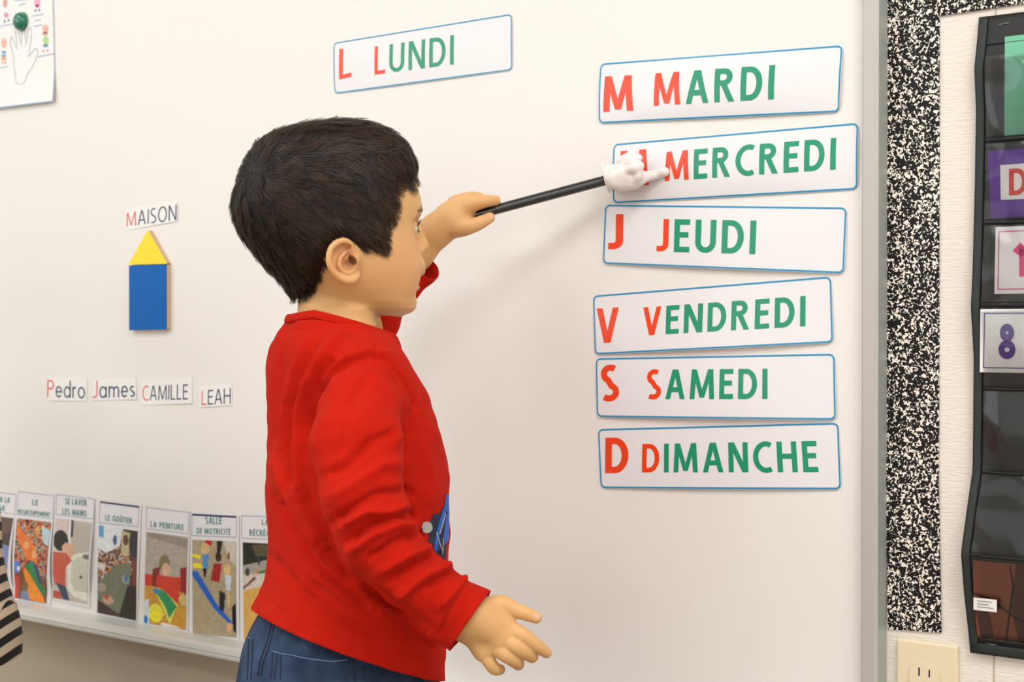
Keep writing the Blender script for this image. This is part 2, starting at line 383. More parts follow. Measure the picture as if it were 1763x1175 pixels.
tri = prism('triangle_block', [W(254.5,396.5,ob), W(286.7,453.8,ob), W(221.6,455.6,ob)], Vector((0,.0074,0)), M_yel, None, M_wood, .0006)
tag(tri, 'yellow wooden triangle block forming the roof of the house', 'block')
rec = prism('rectangle_block', [W(222.6,458,ob), W(287,455.8,ob), W(287.3,567,ob), W(222.8,568.3,ob)], Vector((0,.0074,0)), M_blu, None, M_wood, .0006)
tag(rec, 'blue wooden rectangle block under the yellow triangle', 'block')

# ------------------------------------------------------------------ poster with a green magnet
ps = Sheet((-150,-70), (90,-95), (97,176), (-150,206), B_, lambda u, v: .0005 + .009*max(0, .22-v)**1.2*4*(.6+.4*u))
root = empty('poster', ps.pt(.5, 0)); tag(root, 'white poster with a drawn hand and small figures, held by a green magnet', 'poster')
ps.grid('sheet', M_paper, root, 30, 40, thick=.0004)
M_pb = mat('pale_blue_ink', lin(128,165,208), .6); M_gl = mat('grey_violet_ink', lin(150,160,182), .6)
def line_px(s, name, pts, w_m, m, parent, closed=False, lift=.0004):
    q = [s.uv(*p) for p in pts]; Wm = (s.c[1]-s.c[0]).length; Hm = (s.c[0]-s.c[3]).length
    st = ribbon([(a*Wm, b*Hm) for a, b in q], w_m, closed, step=.01)
    return s.strips(name, [[((a[0]/Wm, a[1]/Hm), (b[0]/Wm, b[1]/Hm)) for a, b in st]], m, parent, lift)
cz = lambda L: [(x/5.875, y/5.875) for x, y in L]
line_px(ps, 'border_line', [(-140,-60),(90,-88),(96,175),(-140,203)], .0018, M_pb, root, True)
line_px(ps, 'hand_outline', cz([(170,830),(165,770),(145,680),(140,560),(115,470),(105,400),(125,378),(140,410),(178,500),(170,400),(160,310),(175,285),(190,300),(205,400),(222,470),(222,380),(225,290),(240,262),(255,285),(262,380),(268,460),(280,380),(290,300),(312,280),(325,310),(318,400),(300,520),(295,575),(335,520),(370,492),(390,515),(380,570),(330,680),(275,760),(268,820),(240,850),(195,850)]), .0011, M_gl, root, True)
def blob(s, name, cx, cy, rx, ry, m, parent, lift=.0004):
    q = [s.uv(cx+rx*math.cos(a*math.pi/8), cy+ry*math.sin(a*math.pi/8)) for a in range(16)]
    c = s.uv(cx, cy); vs = [s.pt(*c, lift)] + [s.pt(*p, lift) for p in q]
    return obj(name, vs, [(0, 1+(i+1) % 16, 1+i) for i in range(16)], m, parent)
mk = {k: mat(k+'_print', lin(*c), .6) for k, c in dict(peach=(240,180,160), pink=(246,170,200), rose=(226,150,180), lime=(178,216,140), sky=(110,170,205), orange=(240,165,130), brick=(214,160,150), slate=(100,140,165)).items()}
for x, y, rx, ry, c in [(9.5,5,3.6,8,'brick'),(11.5,26,4,4.5,'rose'),(8.8,37,1.6,2.4,'slate'),(15.5,35,1.6,2.4,'slate'),(64.5,4,5.5,7,'pink'),(65,11,4,3,'rose'),(61.8,18.5,1.7,2.2,'slate'),(68.3,17.5,1.7,2.2,'slate'),
                        (79,50,5,7.5,'peach'),(78,58,5,3,'brick'),(79.5,70,4.8,8,'lime'),(79,79,4.8,2.6,'sky'),(75.5,88,1.8,2,'rose'),(82.5,87,1.8,2,'rose'),(7.5,74,4.6,8.5,'peach'),(7.5,90,4.2,2.5,'sky'),(7,96,4.2,2.2,'sky'),(7,101,4.2,3.6,'orange'),(5,108,1.5,2,'brick'),(10,108,1.5,2,'brick')]:
    blob(ps, 'figure_print', x, y, rx, ry, mk[c], root)
def squig(x0, y0, x1, y1, amp=1.3, n=14):
    return [(x0+(x1-x0)*i/n, y0+(y1-y0)*i/n + amp*(1 if i % 2 else -1)*(.6+.4*math.sin(i*1.7))) for i in range(n+1)]
for a in [(25,1,48,-1,10),(33,9,44,7,8),(56,28,76,24,12),(61,36,71,34,8),(59,46,73,42.5,10),(1,46,27,40,14),(66,98,94,92.5,18),(1,117,14,115,8)]:
    line_px(ps, 'caption_line', squig(*a[:4], 1.1, a[4]), .0011, M_pb, root)
mg = empty('round_magnet', ps.pt(*ps.uv(40, 38))); tag(mg, 'glossy green dome magnet holding the poster', 'magnet')
def lathe(name, prof, centre, m, parent, axis='y', seg=28, scale=(1,1)):
    v = []; f = []
    for r, d in prof:
        for k in range(seg):
            a = 2*math.pi*k/seg; v.append(Vector(centre)+Vector((r*math.cos(a)*scale[0], -d, r*math.sin(a)*scale[1])))
    for i in range(len(prof)-1):
        for k in range(seg): f.append((i*seg+k, i*seg+(k+1) % seg, (i+1)*seg+(k+1) % seg, (i+1)*seg+k))
    f.append(tuple((len(prof)-1)*seg+k for k in range(seg)))
    return obj(name, v, f, m, parent, smooth=True)
mc = ps.pt(*ps.uv(39.5, 37.5)); mc.y = -(B_+.001)
M_mag = mat('green_plastic', lin(0,112,84), .2, coat=.5)
lathe('dome', [(.0145,0),(.0150,.003),(.0145,.0065),(.0125,.010),(.009,.0125),(.005,.0137),(.0012,.0141)], mc, M_mag, mg)
lathe('rim', [(.0156,0),(.0158,.0012),(.0150,.0024)], mc, M_mag, mg)

# ------------------------------------------------------------------ schedule photo cards on the tray
def paint_attr(o, cols):
    at = o.data.color_attributes.new('print', 'FLOAT_COLOR', 'POINT'); at.data.foreach_set('color', np.asarray(cols, 'f').ravel())
M_photo = bpy.data.materials.new('photo_print'); M_photo.use_nodes = True
_b = M_photo.node_tree.nodes['Principled BSDF']; _a = M_photo.node_tree.nodes.new('ShaderNodeVertexColor'); _a.layer_name = 'print'
M_photo.node_tree.links.new(_a.outputs[0], _b.inputs['Base Color']); _b.inputs['Roughness'].default_value = .4; _b.inputs['Coat Weight'].default_value = .3
def inpoly(X, Y, poly):
    r = np.zeros(X.shape, bool); n = len(poly); j = n-1
    for i in range(n):
        xi_, yi_ = poly[i]; xj_, yj_ = poly[j]
        if yi_ != yj_: r ^= ((yi_ > Y) != (yj_ > Y)) & (X < (xj_-xi_)*(Y-yi_)/(yj_-yi_)+xi_)
        j = i
    return r
def vnoise(U, V, fu, fv, seed):
    r = np.random.RandomState(seed).rand(fv+2, fu+2); x = U*fu; y = V*fv
    i = np.clip(np.floor(x).astype(int), 0, fu); j = np.clip(np.floor(y).astype(int), 0, fv); a = x-i; b = y-j
    return (r[j, i]*(1-a)+r[j, np.minimum(i+1, fu+1)]*a)*(1-b)+(r[np.minimum(j+1, fv+1), i]*(1-a)+r[np.minimum(j+1, fv+1), np.minimum(i+1, fu+1)]*a)*b
def photo(base, shapes, noise=.12, seed=1, conf=None):
    NU, NV = 60, 120
    U, V = np.meshgrid(np.linspace(0, 1, NU), np.linspace(1, 0, NV))     # V: 0 = top of picture
    img = np.zeros((NV, NU, 3)); img[:] = lin(*base)[:3]
    if conf:                                                            # busy crowd of coloured specks
        reg, pal, fu, fv = conf; m = inpoly(U, V, reg)
        idx = (vnoise(U, V, fu, fv, seed+5)*len(pal)*.999*1.4-.2*len(pal)).clip(0, len(pal)-1).astype(int)
        pa = np.array([lin(*c)[:3] for c in pal]); img[m] = pa[idx[m]]
    for sh in shapes:
        c = lin(*sh[-1])[:3]
        if sh[0] == 'e': m = ((U-sh[1])/sh[3])**2 + ((V-sh[2])/sh[4])**2 < 1
        else: m = inpoly(U, V, sh[1])
        img[m] = c
    img *= (1+noise*2*(vnoise(U, V, 22, 40, seed)-.5)+noise*(vnoise(U, V, 50, 90, seed+1)-.5))[..., None]
    return np.concatenate([img.clip(0, 1).reshape(-1, 3), np.ones((NU*NV, 1))], 1)
PHO = {
 'regroup': photo((120,70,45), [('p',[(.0,.05),(.6,.35),(.7,.6),(.5,.62),(.1,.3)],(232,120,40)),('e',.3,.32,.08,.05,(240,170,110)),('e',.55,.42,.07,.05,(240,180,120)),('e',.42,.56,.12,.06,(110,50,80)),('p',[(.72,.05),(1,.1),(1,.3),(.8,.25)],(190,215,222)),('e',.62,.12,.07,.06,(225,160,70)),
    ('p',[(.25,.62),(.45,.58),(.98,1),(.75,1),(.45,.98)],(236,140,30)),('p',[(.28,.58),(.5,.5),(.95,.85),(.9,.93)],(20,128,72)),('p',[(.5,.5),(.68,.55),(.82,.75),(.78,.78)],(24,50,110)),('e',.08,.6,.09,.08,(90,130,205)),('e',.12,.62,.04,.03,(230,235,245)),('p',[(0,.72),(.15,.7),(.12,1),(0,1)],(200,60,50)),('p',[(.2,.9),(.38,.86),(.5,1),(.2,1)],(110,130,160)),('e',.32,.83,.1,.06,(120,90,60))],
    seed=3, conf=([(0,0),(1,0),(1,.7),(0,.6)], [(60,25,20),(220,90,30),(150,40,30),(235,160,80),(70,60,90),(210,200,180),(30,60,50)], 17, 34)),
 'wash': photo((196,186,176), [('p',[(0,0),(.35,0),(.35,.4),(0,.5)],(220,200,196)),('p',[(.42,0),(.5,0),(.5,.22),(.43,.2)],(30,30,50)),('p',[(.38,0),(.43,0),(.44,.35),(.36,.35)],(236,236,232)),('p',[(.52,.02),(1,.05),(1,.38),(.55,.45)],(188,180,168)),
    ('p',[(.38,.5),(.62,.4),(1,.36),(1,.97),(.6,.94),(.4,.85)],(232,230,216)),('p',[(.5,.52),(.68,.44),(1,.42),(1,.86),(.62,.86),(.5,.76)],(206,206,186)),('e',.8,.68,.05,.02,(90,90,80)),('e',.95,.42,.14,.03,(110,104,98)),
    ('p',[(.38,.3),(.56,.28),(.55,.42),(.42,.5)],(216,170,130)),('e',.18,.27,.2,.13,(24,18,16)),('e',.33,.36,.1,.07,(224,180,148)),('p',[(0,.42),(.36,.42),(.5,.5),(.34,.6),(.36,.83),(.05,.83),(0,.7)],(204,90,70)),('p',[(.08,.8),(.36,.83),(.5,1),(.3,1)],(44,64,96)),('p',[(0,.9),(.2,.9),(.28,1),(0,1)],(190,80,60))], seed=9, noise=.06),
 'snack': photo((54,34,26), [('p',[(0,0),(.62,0),(.55,.2),(.2,.3),(0,.26)],(228,232,234)),('p',[(0,0),(.12,0),(.12,.13),(0,.13)],(90,160,210)),('p',[(.58,.02),(.8,.03),(.78,.3),(.58,.3)],(196,180,140)),('e',.7,.12,.07,.06,(90,50,30)),('p',[(.82,.04),(1,.06),(1,.35),(.82,.35)],(32,32,52)),('e',.42,.14,.05,.06,(60,90,140)),('e',.1,.46,.1,.04,(215,205,205)),
    ('p',[(.5,.4),(.86,.36),(.84,.6),(.6,.97),(.0,.85),(.0,.66)],(112,118,98)),('e',.72,.56,.09,.05,(150,160,150)),('e',.73,.55,.05,.04,(50,110,170)),('e',.1,.7,.12,.05,(168,150,132)),('e',.28,.83,.14,.05,(196,160,130)),('e',.24,.80,.06,.025,(200,50,40)),('p',[(.88,.3),(1,.3),(1,.6),(.9,.66)],(130,50,34)),('p',[(.78,.62),(1,.62),(1,1),(.55,1)],(24,14,12))],
    seed=13, conf=([(0,.2),(.8,.2),(.9,.48),(.4,.6),(0,.66)], [(40,24,20),(220,130,60),(90,50,34),(230,220,210),(60,40,34),(120,80,50)], 16, 32)),
 'paint': photo((176,164,152), [('p',[(0,0),(1,.02),(1,.12),(0,.05)],(150,138,128)),('p',[(0,.46),(1,.44),(1,.6),(0,.6)],(205,50,30)),('p',[(0,.58),(1,.6),(1,1),(0,1)],(206,148,50)),('p',[(.18,.4),(.34,.36),(.36,.58),(.18,.58)],(128,26,20)),('p',[(.84,.34),(1,.32),(1,.62),(.86,.58)],(140,24,20)),('p',[(.3,.44),(.62,.46),(.9,.66),(.84,.74),(.5,.62),(.26,.56)],(212,52,30)),('e',.46,.32,.13,.1,(128,116,84)),('e',.5,.38,.1,.07,(220,180,150)),
    ('p',[(.24,.62),(.45,.62),(.8,.74),(.62,.96),(.5,.86)],(216,224,90)),('p',[(.22,.6),(.5,.62),(.78,.76),(.6,.9),(.5,.78),(.36,.7)],(24,146,86)),('e',.28,.63,.08,.03,(40,140,190)),('e',.28,.87,.18,.1,(232,224,70)),('e',.26,.9,.14,.06,(244,236,30)),('p',[(0,.75),(.1,.72),(.14,1),(0,1)],(214,222,226)),('e',.04,.96,.05,.05,(30,120,200)),('p',[(.42,.96),(.75,.97),(.9,1),(.42,1)],(238,226,222)),('e',.92,.68,.1,.06,(210,190,120))], seed=21),
 'gym': photo((176,160,130), [('p',[(.7,0),(1,0),(1,.25),(.85,.2)],(206,198,186)),('p',[(.3,0),(.45,0),(.44,.06),(.3,.03)],(190,30,30)),('p',[(.56,0),(.7,0),(.65,.12),(.57,.12)],(30,28,28)),('p',[(0,.33),(.12,.33),(.55,.66),(.9,.84),(.88,.88),(.5,.72),(0,.38)],(28,98,196)),('p',[(0,.15),(.2,.16),(.2,.2),(0,.18)],(244,226,40)),('p',[(.02,.25),(.2,.25),(.26,.3),(.02,.3)],(244,226,40)),
    ('e',.3,.09,.1,.06,(220,180,130)),('p',[(.24,.15),(.38,.15),(.36,.3),(.25,.3)],(84,144,210)),('p',[(.25,.3),(.34,.3),(.3,.4),(.26,.38)],(24,24,34)),('e',.6,.17,.07,.05,(50,34,28)),('p',[(.5,.24),(.68,.24),(.62,.44),(.42,.42)],(166,34,34)),('e',.8,.3,.08,.06,(226,190,130)),('p',[(.74,.36),(.9,.36),(.86,.52),(.78,.52)],(206,214,226)),('p',[(.62,.52),(.76,.55),(.72,.74),(.62,.72)],(26,28,40)),('p',[(.78,.52),(.86,.54),(.86,.68),(.82,.7)],(226,180,140)),
    ('p',[(.9,.68),(1,.64),(1,.96),(.92,.92)],(20,18,20)),('e',.84,.9,.06,.05,(230,176,140)),('p',[(.8,.14),(.86,.1),(.86,.18),(.82,.2)],(150,40,40))], seed=31),
 'yard': photo((222,172,90), [('p',[(0,0),(1,0),(1,.14),(.5,.2),(0,.24)],(34,40,30)),('p',[(.2,.02),(.8,.0),(.9,.1),(.3,.14)],(90,82,60)),('p',[(0,.24),(.5,.17),(1,.12),(1,.24),(.4,.3),(0,.33)],(164,160,150)),('p',[(.3,.29),(.7,.24),(1,.2),(1,.26),(.4,.33)],(62,122,74)),('p',[(0,.34),(1,.26),(1,.34),(0,.5)],(214,204,190)),('p',[(0,.46),(.26,.34),(.3,.36),(0,.49)],(130,76,70)),('e',.36,.18,.03,.05,(40,60,90)),('e',.1,.3,.05,.04,(50,60,80)),('e',.32,.28,.02,.02,(230,110,40))], seed=41),
 'tidy': photo((60,40,36), [('p',[(0,.3),(1,.34),(1,.62),(0,.7)],(118,136,186)),('p',[(0,.65),(1,.62),(1,.74),(0,.8)],(206,160,60)),('p',[(0,.78),(1,.72),(1,1),(0,1)],(150,60,50)),('e',.7,.1,.3,.12,(96,74,66))], seed=51)}
cc = lambda x, y: (x/3.406, 830+y/3.406)
M_lab = mat('grey_label_outline', lin(150,156,180), .5); M_dlab = mat('dark_blue_bar', lin(36,48,96), .5)
M_teal = mat('teal_label_ink', lin(70,140,134), .5)
# outer corners (tl,tr,br,bl), label box, photo, lines [(text, x0,x1, ybase_l, ybase_r, h)], picture, dark bar, label
cards = [
 ([(-120,35),(100,68),(72,700),(-130,665)], [(-110,50),(97,75),(93,190),(-110,165)], [(-110,190),(88,213),(40,690),(-110,660)], [('ER LA',-8,62,118,124,32),('SSE',-30,34,165,170,30)], 'tidy', 0, 'photo card leftmost on the tray, partly behind the striped tunic, ending in ER LA'),
 ([(100,45),(325,67),(300,720),(78,690)], [(110,57),(318,82),(315,215),(105,190)], [(107,213),(310,238),(274,715),(88,682)], [('LE',192,226,135,139,32),('REGROUPEMENT',112,300,186,205,26)], 'regroup', 0, 'photo card headed LE REGROUPEMENT with a crowded orange picture'),
 ([(326,65),(560,97),(526,742),(308,690)], [(333,74),(554,101),(553,218),(333,190)], [(330,212),(545,240),(515,718),(313,680)], [('SE LAVER',385,512,130,142,36),('LES MAINS',370,512,188,204,34)], 'wash', 0, 'photo card headed SE LAVER LES MAINS with a child at a sink'),
 ([(578,100),(832,130),(805,822),(566,772)], [(590,118),(818,147),(813,262),(585,240)], [(585,255),(812,290),(800,815),(573,768)], [('LE GOÛTER',620,778,225,246,33)], 'snack', 1, 'photo card headed LE GOÛTER with a dark dining table picture'),
 ([(855,133),(1118,172),(1102,890),(840,832)], [(862,150),(1112,180),(1106,303),(862,275)], [(862,293),(1107,325),(1093,872),(847,828)], [('LA PEINTURE',887,1080,265,284,34)], 'paint', 0, 'photo card headed LA PEINTURE with a child in red painting'),
 ([(1122,176),(1404,196),(1404,926),(1122,886)], [(1130,192),(1388,206),(1388,325),(1128,315)], [(1130,340),(1388,350),(1390,915),(1133,888)], [('SALLE',1207,1303,247,249,42),('DE MOTRICITÉ',1156,1355,303,311,34)], 'gym', 1, 'photo card headed SALLE DE MOTRICITÉ with children and a blue beam'),
 ([(1412,182),(1700,198),(1700,972),(1412,930)], [(1420,198),(1690,212),(1690,342),(1420,330)], [(1427,355),(1690,368),(1690,965),(1433,925)], [('LA',1538,1578,253,254,34),('RÉCRÉATION',1466,1662,316,322,36)], 'yard', 0, 'photo card headed LA RÉCRÉ, rightmost on the tray, partly behind the boy')]
for k, (oc, lb, phq, lines, pic, bar, lab) in enumerate(cards):
    amp = [.014, .011, .008, .002, .002, .001, .001][k]
    s = Sheet(*[cc(*c) for c in oc], B_+.0005, lambda u, v, a=amp: .0006 + a*abs(u-.45)*1.6*(1-v)**1.0*math.sin(min(1, (1-v)*1.15)*math.pi)**.8 if v < .999 else .0006)
    root = empty('photo_card', s.pt(.5, 0)); tag(root, lab, 'photo card', 'activity photo cards along the tray')
    s.grid('card_sheet', M_lam, root, 14, 30)
    q = [s.uv(*cc(*c)) for c in phq]
    def sub(name, q, nu, nv, m, lift):
        vs = [s.pt(*(np.array(q[3])*(1-i/nu)*(1-j/nv)+np.array(q[2])*(i/nu)*(1-j/nv)+np.array(q[0])*(1-i/nu)*(j/nv)+np.array(q[1])*(i/nu)*(j/nv)), lift) for j in range(nv+1) for i in range(nu+1)]
        return obj(name, vs, [(j*(nu+1)+i, j*(nu+1)+i+1, (j+1)*(nu+1)+i+1, (j+1)*(nu+1)+i) for j in range(nv) for i in range(nu)], m, root, smooth=True)
    o = sub('picture', q, 59, 119, M_photo, .0004); paint_attr(o, PHO[pic])
    L = [s.uv(*cc(*c)) for c in lb]; Wm = (s.c[1]-s.c[0]).length; Hm = (s.c[0]-s.c[3]).length
    st = ribbon([(a*Wm, b*Hm) for a, b in L], .0009, True, step=.01)
    s.strips('label_outline', [[((a[0]/Wm, a[1]/Hm), (b[0]/Wm, b[1]/Hm)) for a, b in st]], M_lab, root, .0004)
    if bar:
        st = ribbon([(L[0][0]*Wm, L[0][1]*Hm), (L[1][0]*Wm, L[1][1]*Hm)], .0026, step=.01)
        s.strips('dark_bar', [[((a[0]/Wm, a[1]/Hm), (b[0]/Wm, b[1]/Hm)) for a, b in st]], M_dlab, root, .0005)
    for tx, x0, x1, yl, yr, hh in lines:
        s.text('heading', tx, [cc(x0, yl), cc(x1, yr), cc(x1, yr-hh), cc(x0, yl-hh)], .15, [M_teal], root, lift=.0005)

# ------------------------------------------------------------------ speckled border strips, outlet
def speckle():
    m = mat('speckled_border_paper', (0,0,0,1), .55, coat=.0, spec=.3); nt = m.node_tree; b = nt.nodes['Principled BSDF']
    tc = nt.nodes.new('ShaderNodeTexCoord')
    n1 = nt.nodes.new('ShaderNodeTexNoise'); n1.inputs['Scale'].default_value = 350; n1.inputs['Detail'].default_value = .4; n1.inputs['Distortion'].default_value = .9
    n2 = nt.nodes.new('ShaderNodeTexNoise'); n2.inputs['Scale'].default_value = 60; n2.inputs['Detail'].default_value = 1
    mx = nt.nodes.new('ShaderNodeMath'); mx.operation = 'MULTIPLY_ADD'; mx.inputs[1].default_value = .07
    nt.links.new(tc.outputs['Object'], n1.inputs['Vector']); nt.links.new(tc.outputs['Object'], n2.inputs['Vector'])
    nt.links.new(n2.outputs['Fac'], mx.inputs[0]); nt.links.new(n1.outputs['Fac'], mx.inputs[2])
    cr = nt.nodes.new('ShaderNodeValToRGB'); e = cr.color_ramp.elements
    e[0].position = .592; e[0].color = lin(10,8,7); e[1].position = .615; e[1].color = lin(240,230,220)
    nt.links.new(mx.outputs[0], cr.inputs[0]); nt.links.new(cr.outputs[0], b.inputs['Base Color'])
    return m
M_spk = speckle()
M_staple = mat('steel_staple', lin(200,200,200), .3, metal=1)
def staple(px0, py0, px1, py1, off, parent):
    a, b = W(px0, py0, off), W(px1, py1, off)
    return tube('staple', [a+Vector((0,.0015,0)), a, b, b+Vector((0,.0015,0))], .0003, M_staple, parent, 6)
for q, off, lab, stp in [
    ([(1527,-60),(1618.5,-60),(1617.5,786),(1525.5,786)], .0004, 'speckled black and white border strip running down beside the whiteboard', (1573,28,1573,52)),
    ([(1525.5,783),(1616,783),(1621.5,1090),(1529,1084)], .0011, 'speckled black and white border strip ending just above the outlet', (1570,1072,1570,1090)),
    ([(1616,-62),(1900,-110),(1900,-14),(1617,28)], .0018, 'speckled black and white border strip along the top right', None)]:
    s = Sheet(*q, off, lambda u, v: .0004 + .0008*abs(math.sin(v*9+u)))
    r_ = empty('border_strip', s.pt(.5, 0)); tag(r_, lab, 'border strip', 'speckled paper border')
    s.grid('strip_paper', M_spk, r_, 6, 40, thick=.0003)
    if stp: staple(*stp, off+.0022, r_)

M_ivory = mat('ivory_plastic', lin(230,214,182), .4, coat=.2)
ou = empty('electrical_outlet', W(1595, 1175, 0)); tag(ou, 'ivory wall outlet below the speckled border strip', 'outlet')
pl = W(1543, 1104, .005); pr_ = W(1649, 1113, .005)
px0_, px1_ = pl.x, pr_.x; ptz = W(1595, 1106, .005).z; pbz = ptz - (px1_-px0_)*1.6
o = box('cover_plate', (px0_, -.0055, pbz), (px1_, -.0002, ptz), M_ivory, ou)
md = o.modifiers.new('bevel', 'BEVEL'); md.width = .0028; md.segments = 4
cxo = (W(1568, 1150, .006).x + W(1617, 1160, .006).x)/2; rw = (W(1617, 1150, .006).x - W(1568, 1150, .006).x)/2
M_slot = mat('dark_slot', lin(30,26,22), .8)
for k in range(2):
    zc = W(1592, 1142, .006).z - rw*1.05 - k*rw*2.6
    pts = []
    for a in range(40):
        an = 2*math.pi*a/40; x = rw*1.0*math.cos(an)*1.02; z = rw*1.12*math.sin(an); z = max(-rw*.98, min(rw*.98, z*1.15)); pts.append(Vector((cxo+x, -.0078, zc+z)))
    pts = pts[::-1]
    fo = prism('receptacle', pts, Vector((0,.003,0)), M_ivory, ou, None, .0007)
    for dx, hh in ((-.36, .30), (.36, .26)):
        box('slot', (cxo+dx*rw-.0008, -.0080, zc+rw*.15), (cxo+dx*rw+.0008, -.0070, zc+rw*(.15+hh*1.9)), M_slot, fo)
    g_ = lathe('ground_hole', [(rw*.17, 0), (rw*.17, .0004)], (cxo, -.0077, zc-rw*.5), M_slot, fo, seg=14)
lathe('screw', [(.003,0),(.003,.0012),(.002,.0016)], (cxo, -.0055, (ptz+pbz)/2), M_staple, ou, seg=16)

# ------------------------------------------------------------------ pocket chart
M_fab = mat('black_nylon', lin(20,21,21), .55, bump=700, bstr=.25, bdist=.0005)
M_bind = mat('black_binding', lin(33,42,40), .6, bump=900, bstr=.3, bdist=.0005)
M_vin = mat('clear_vinyl', (1,1,1,1), .08, spec=.6, Transmission_Weight=1.0, IOR=1.2)
_nt = M_vin.node_tree; _b = _nt.nodes['Principled BSDF']
_tr = _nt.nodes.new('ShaderNodeBsdfTransparent'); _gl = _nt.nodes.new('ShaderNodeBsdfGlossy'); _gl.inputs['Roughness'].default_value = .12
_mx = _nt.nodes.new('ShaderNodeMixShader'); _fr = _nt.nodes.new('ShaderNodeFresnel'); _fr.inputs[0].default_value = 1.5
_ma = _nt.nodes.new('ShaderNodeMath'); _ma.operation = 'ADD'; _ma.inputs[1].default_value = .0
_tn = _nt.nodes.new('ShaderNodeTexNoise'); _tn.inputs['Scale'].default_value = 13; _tn.inputs['Detail'].default_value = 0; _tn.inputs['Distortion'].default_value = 1.2
_tc = _nt.nodes.new('ShaderNodeTexCoord'); _bp = _nt.nodes.new('ShaderNodeBump'); _bp.inputs['Strength'].default_value = .5; _bp.inputs['Distance'].default_value = .02
_nt.links.new(_tc.outputs['Object'], _tn.inputs['Vector']); _nt.links.new(_tn.outputs['Fac'], _bp.inputs['Height'])
for q in (_gl,): _nt.links.new(_bp.outputs[0], q.inputs['Normal'])
_nt.links.new(_fr.outputs[0], _ma.inputs[0]); _nt.links.new(_ma.outputs[0], _mx.inputs[0]); _nt.links.new(_tr.outputs[0], _mx.inputs[1]); _nt.links.new(_gl.outputs[0], _mx.inputs[2])
_nt.links.new(_mx.outputs[0], _nt.nodes['Material Output'].inputs['Surface'])
edge = [(32,1686),(60,1684),(119,1678),(191,1681),(319,1679),(468,1675),(529,1672),(615,1677),(740,1676),(810,1675),(880,1665),(954,1655),(1020,1660),(1090,1668),(1124,1671)]
ez = [a for a, _ in edge]; ex = [b for _, b in edge]
def chart_off(y):                 # the chart bellies away from the wall
    return float(np.interp(y, [32,119,250,385,529,670,813,954,1124], [.003,.009,.006,.007,.013,.007,.008,.022,.004]))
def chart(px, py, lift=0):        # px measured along the picture row, rows tilt with perspective
    sl = (py-565)/4250
    y2 = py + sl*(px-1672)
    o_ = chart_off(py)
    return W(px, y2, o_+lift)
ch = empty('pocket_chart', chart(1760, 1120)); tag(ch, 'black hanging pocket chart with clear vinyl pockets on the cream wall', 'pocket chart')
def chart_sheet(name, x0f, x1f, ys, m, lift, nu=10, thick=.0008, belly=0):
    vs = []; 
    for j, y in enumerate(ys):
        for i in range(nu+1):
            x = x0f(y)+(x1f(y)-x0f(y))*i/nu
            b = belly*math.sin(math.pi*j/(len(ys)-1))*(.5+.5*math.sin(math.pi*min(1, i/nu*1.2))) if belly else 0
            vs.append(chart(x, y, lift+b))
    n1 = nu+1
    fs = [(j*n1+i, (j+1)*n1+i, (j+1)*n1+i+1, j*n1+i+1) for j in range(len(ys)-1) for i in range(nu)]
    o = obj(name, vs, fs, m, ch, smooth=True)
    if thick:
        md = o.modifiers.new('thickness', 'SOLIDIFY'); md.thickness = thick; md.offset = 1
    return o
EX = lambda y: float(np.interp(y, ez, ex)); RX = 2040
ysA = list(np.linspace(32, 1124, 100))
chart_sheet('backing', EX, lambda y: RX, ysA, M_fab, 0, 16)
chart_sheet('side_binding', EX, lambda y: EX(y)+15, ysA, M_bind, .0012, 3, .0012)
chart_sheet('side_binding', lambda y: RX-16, lambda y: RX, ysA, M_bind, .0012, 3, .0012)
chart_sheet('bottom_binding', lambda y: EX(y)+4, lambda y: RX, list(np.linspace(1106,1124,4)), M_bind, .0022, 16, .0012)
rows = [(100,243),(250,384),(390,525),(531,668),(673,811),(816,955),(960,1097)]
M_thread = mat('black_thread', lin(14,14,14), .7)
for k, (a, b) in enumerate(rows):
    p = chart_sheet('vinyl_pocket', lambda y: EX(y)+16, lambda y: RX-17, list(np.linspace(a, b, 12)), M_vin, .0045, 16, 0, belly=.004)
    pts = [chart(EX(b)+16+(RX-17-EX(b)-16)*i/16, b-4, .0052) for i in range(17)]
    tube('hem_seam', pts, .0006, M_thread, p, 5)
    tube('hem_fold', [q+Vector((0,0,-.0030)) for q in pts], .0011, M_fab, p, 6)
pts = [chart(1697+(RX-1710)*i/12, 80, .0018) for i in range(13)]
tube('top_seam', pts, .0006, M_thread, ch, 5)
staple(1718,43,1737,39,chart_off(40)+.0022, ch); staple(1696,1108,1714,1111,chart_off(1108)+.0045, ch)
def pcard(name, x0, y0, x1, y1, m, lift, lab, cat, skew=0, extra=None):
    r_ = empty(name, chart(x0, y1, lift)); tag(r_, lab, cat)
    nu = 8
    vs = [chart(x0+(x1-x0)*i/nu + skew*(1-j/6), y0+(y1-y0)*j/6, lift) for j in range(7) for i in range(nu+1)]
    fs = [(j*(nu+1)+i, (j+1)*(nu+1)+i, (j+1)*(nu+1)+i+1, j*(nu+1)+i+1) for j in range(6) for i in range(nu)]
    o = obj('sheet', vs, fs, m, r_, smooth=True); md = o.modifiers.new('thickness', 'SOLIDIFY'); md.thickness = .0004; md.offset = -1; o.modifiers.new('crisp_edge', 'EDGE_SPLIT').split_angle = math.radians(40)
    return r_
def pline(name, pts, w_, m, parent, lift, closed=False):
    """ribbon drawn on the chart surface; pts px"""
    st = ribbon(pts, w_, closed, step=8); vs = []; fs = []
    for a, b in st: vs += [chart(*a, lift), chart(*b, lift)]
    for i in range(len(st)-1): fs.append((2*i, 2*i+1, 2*i+3, 2*i+2))
    fs = [f if (vs[f[1]]-vs[f[0]]).cross(vs[f[2]]-vs[f[0]]).y < 0 else f[::-1] for f in fs]
    return obj(name, vs, fs, m, parent)
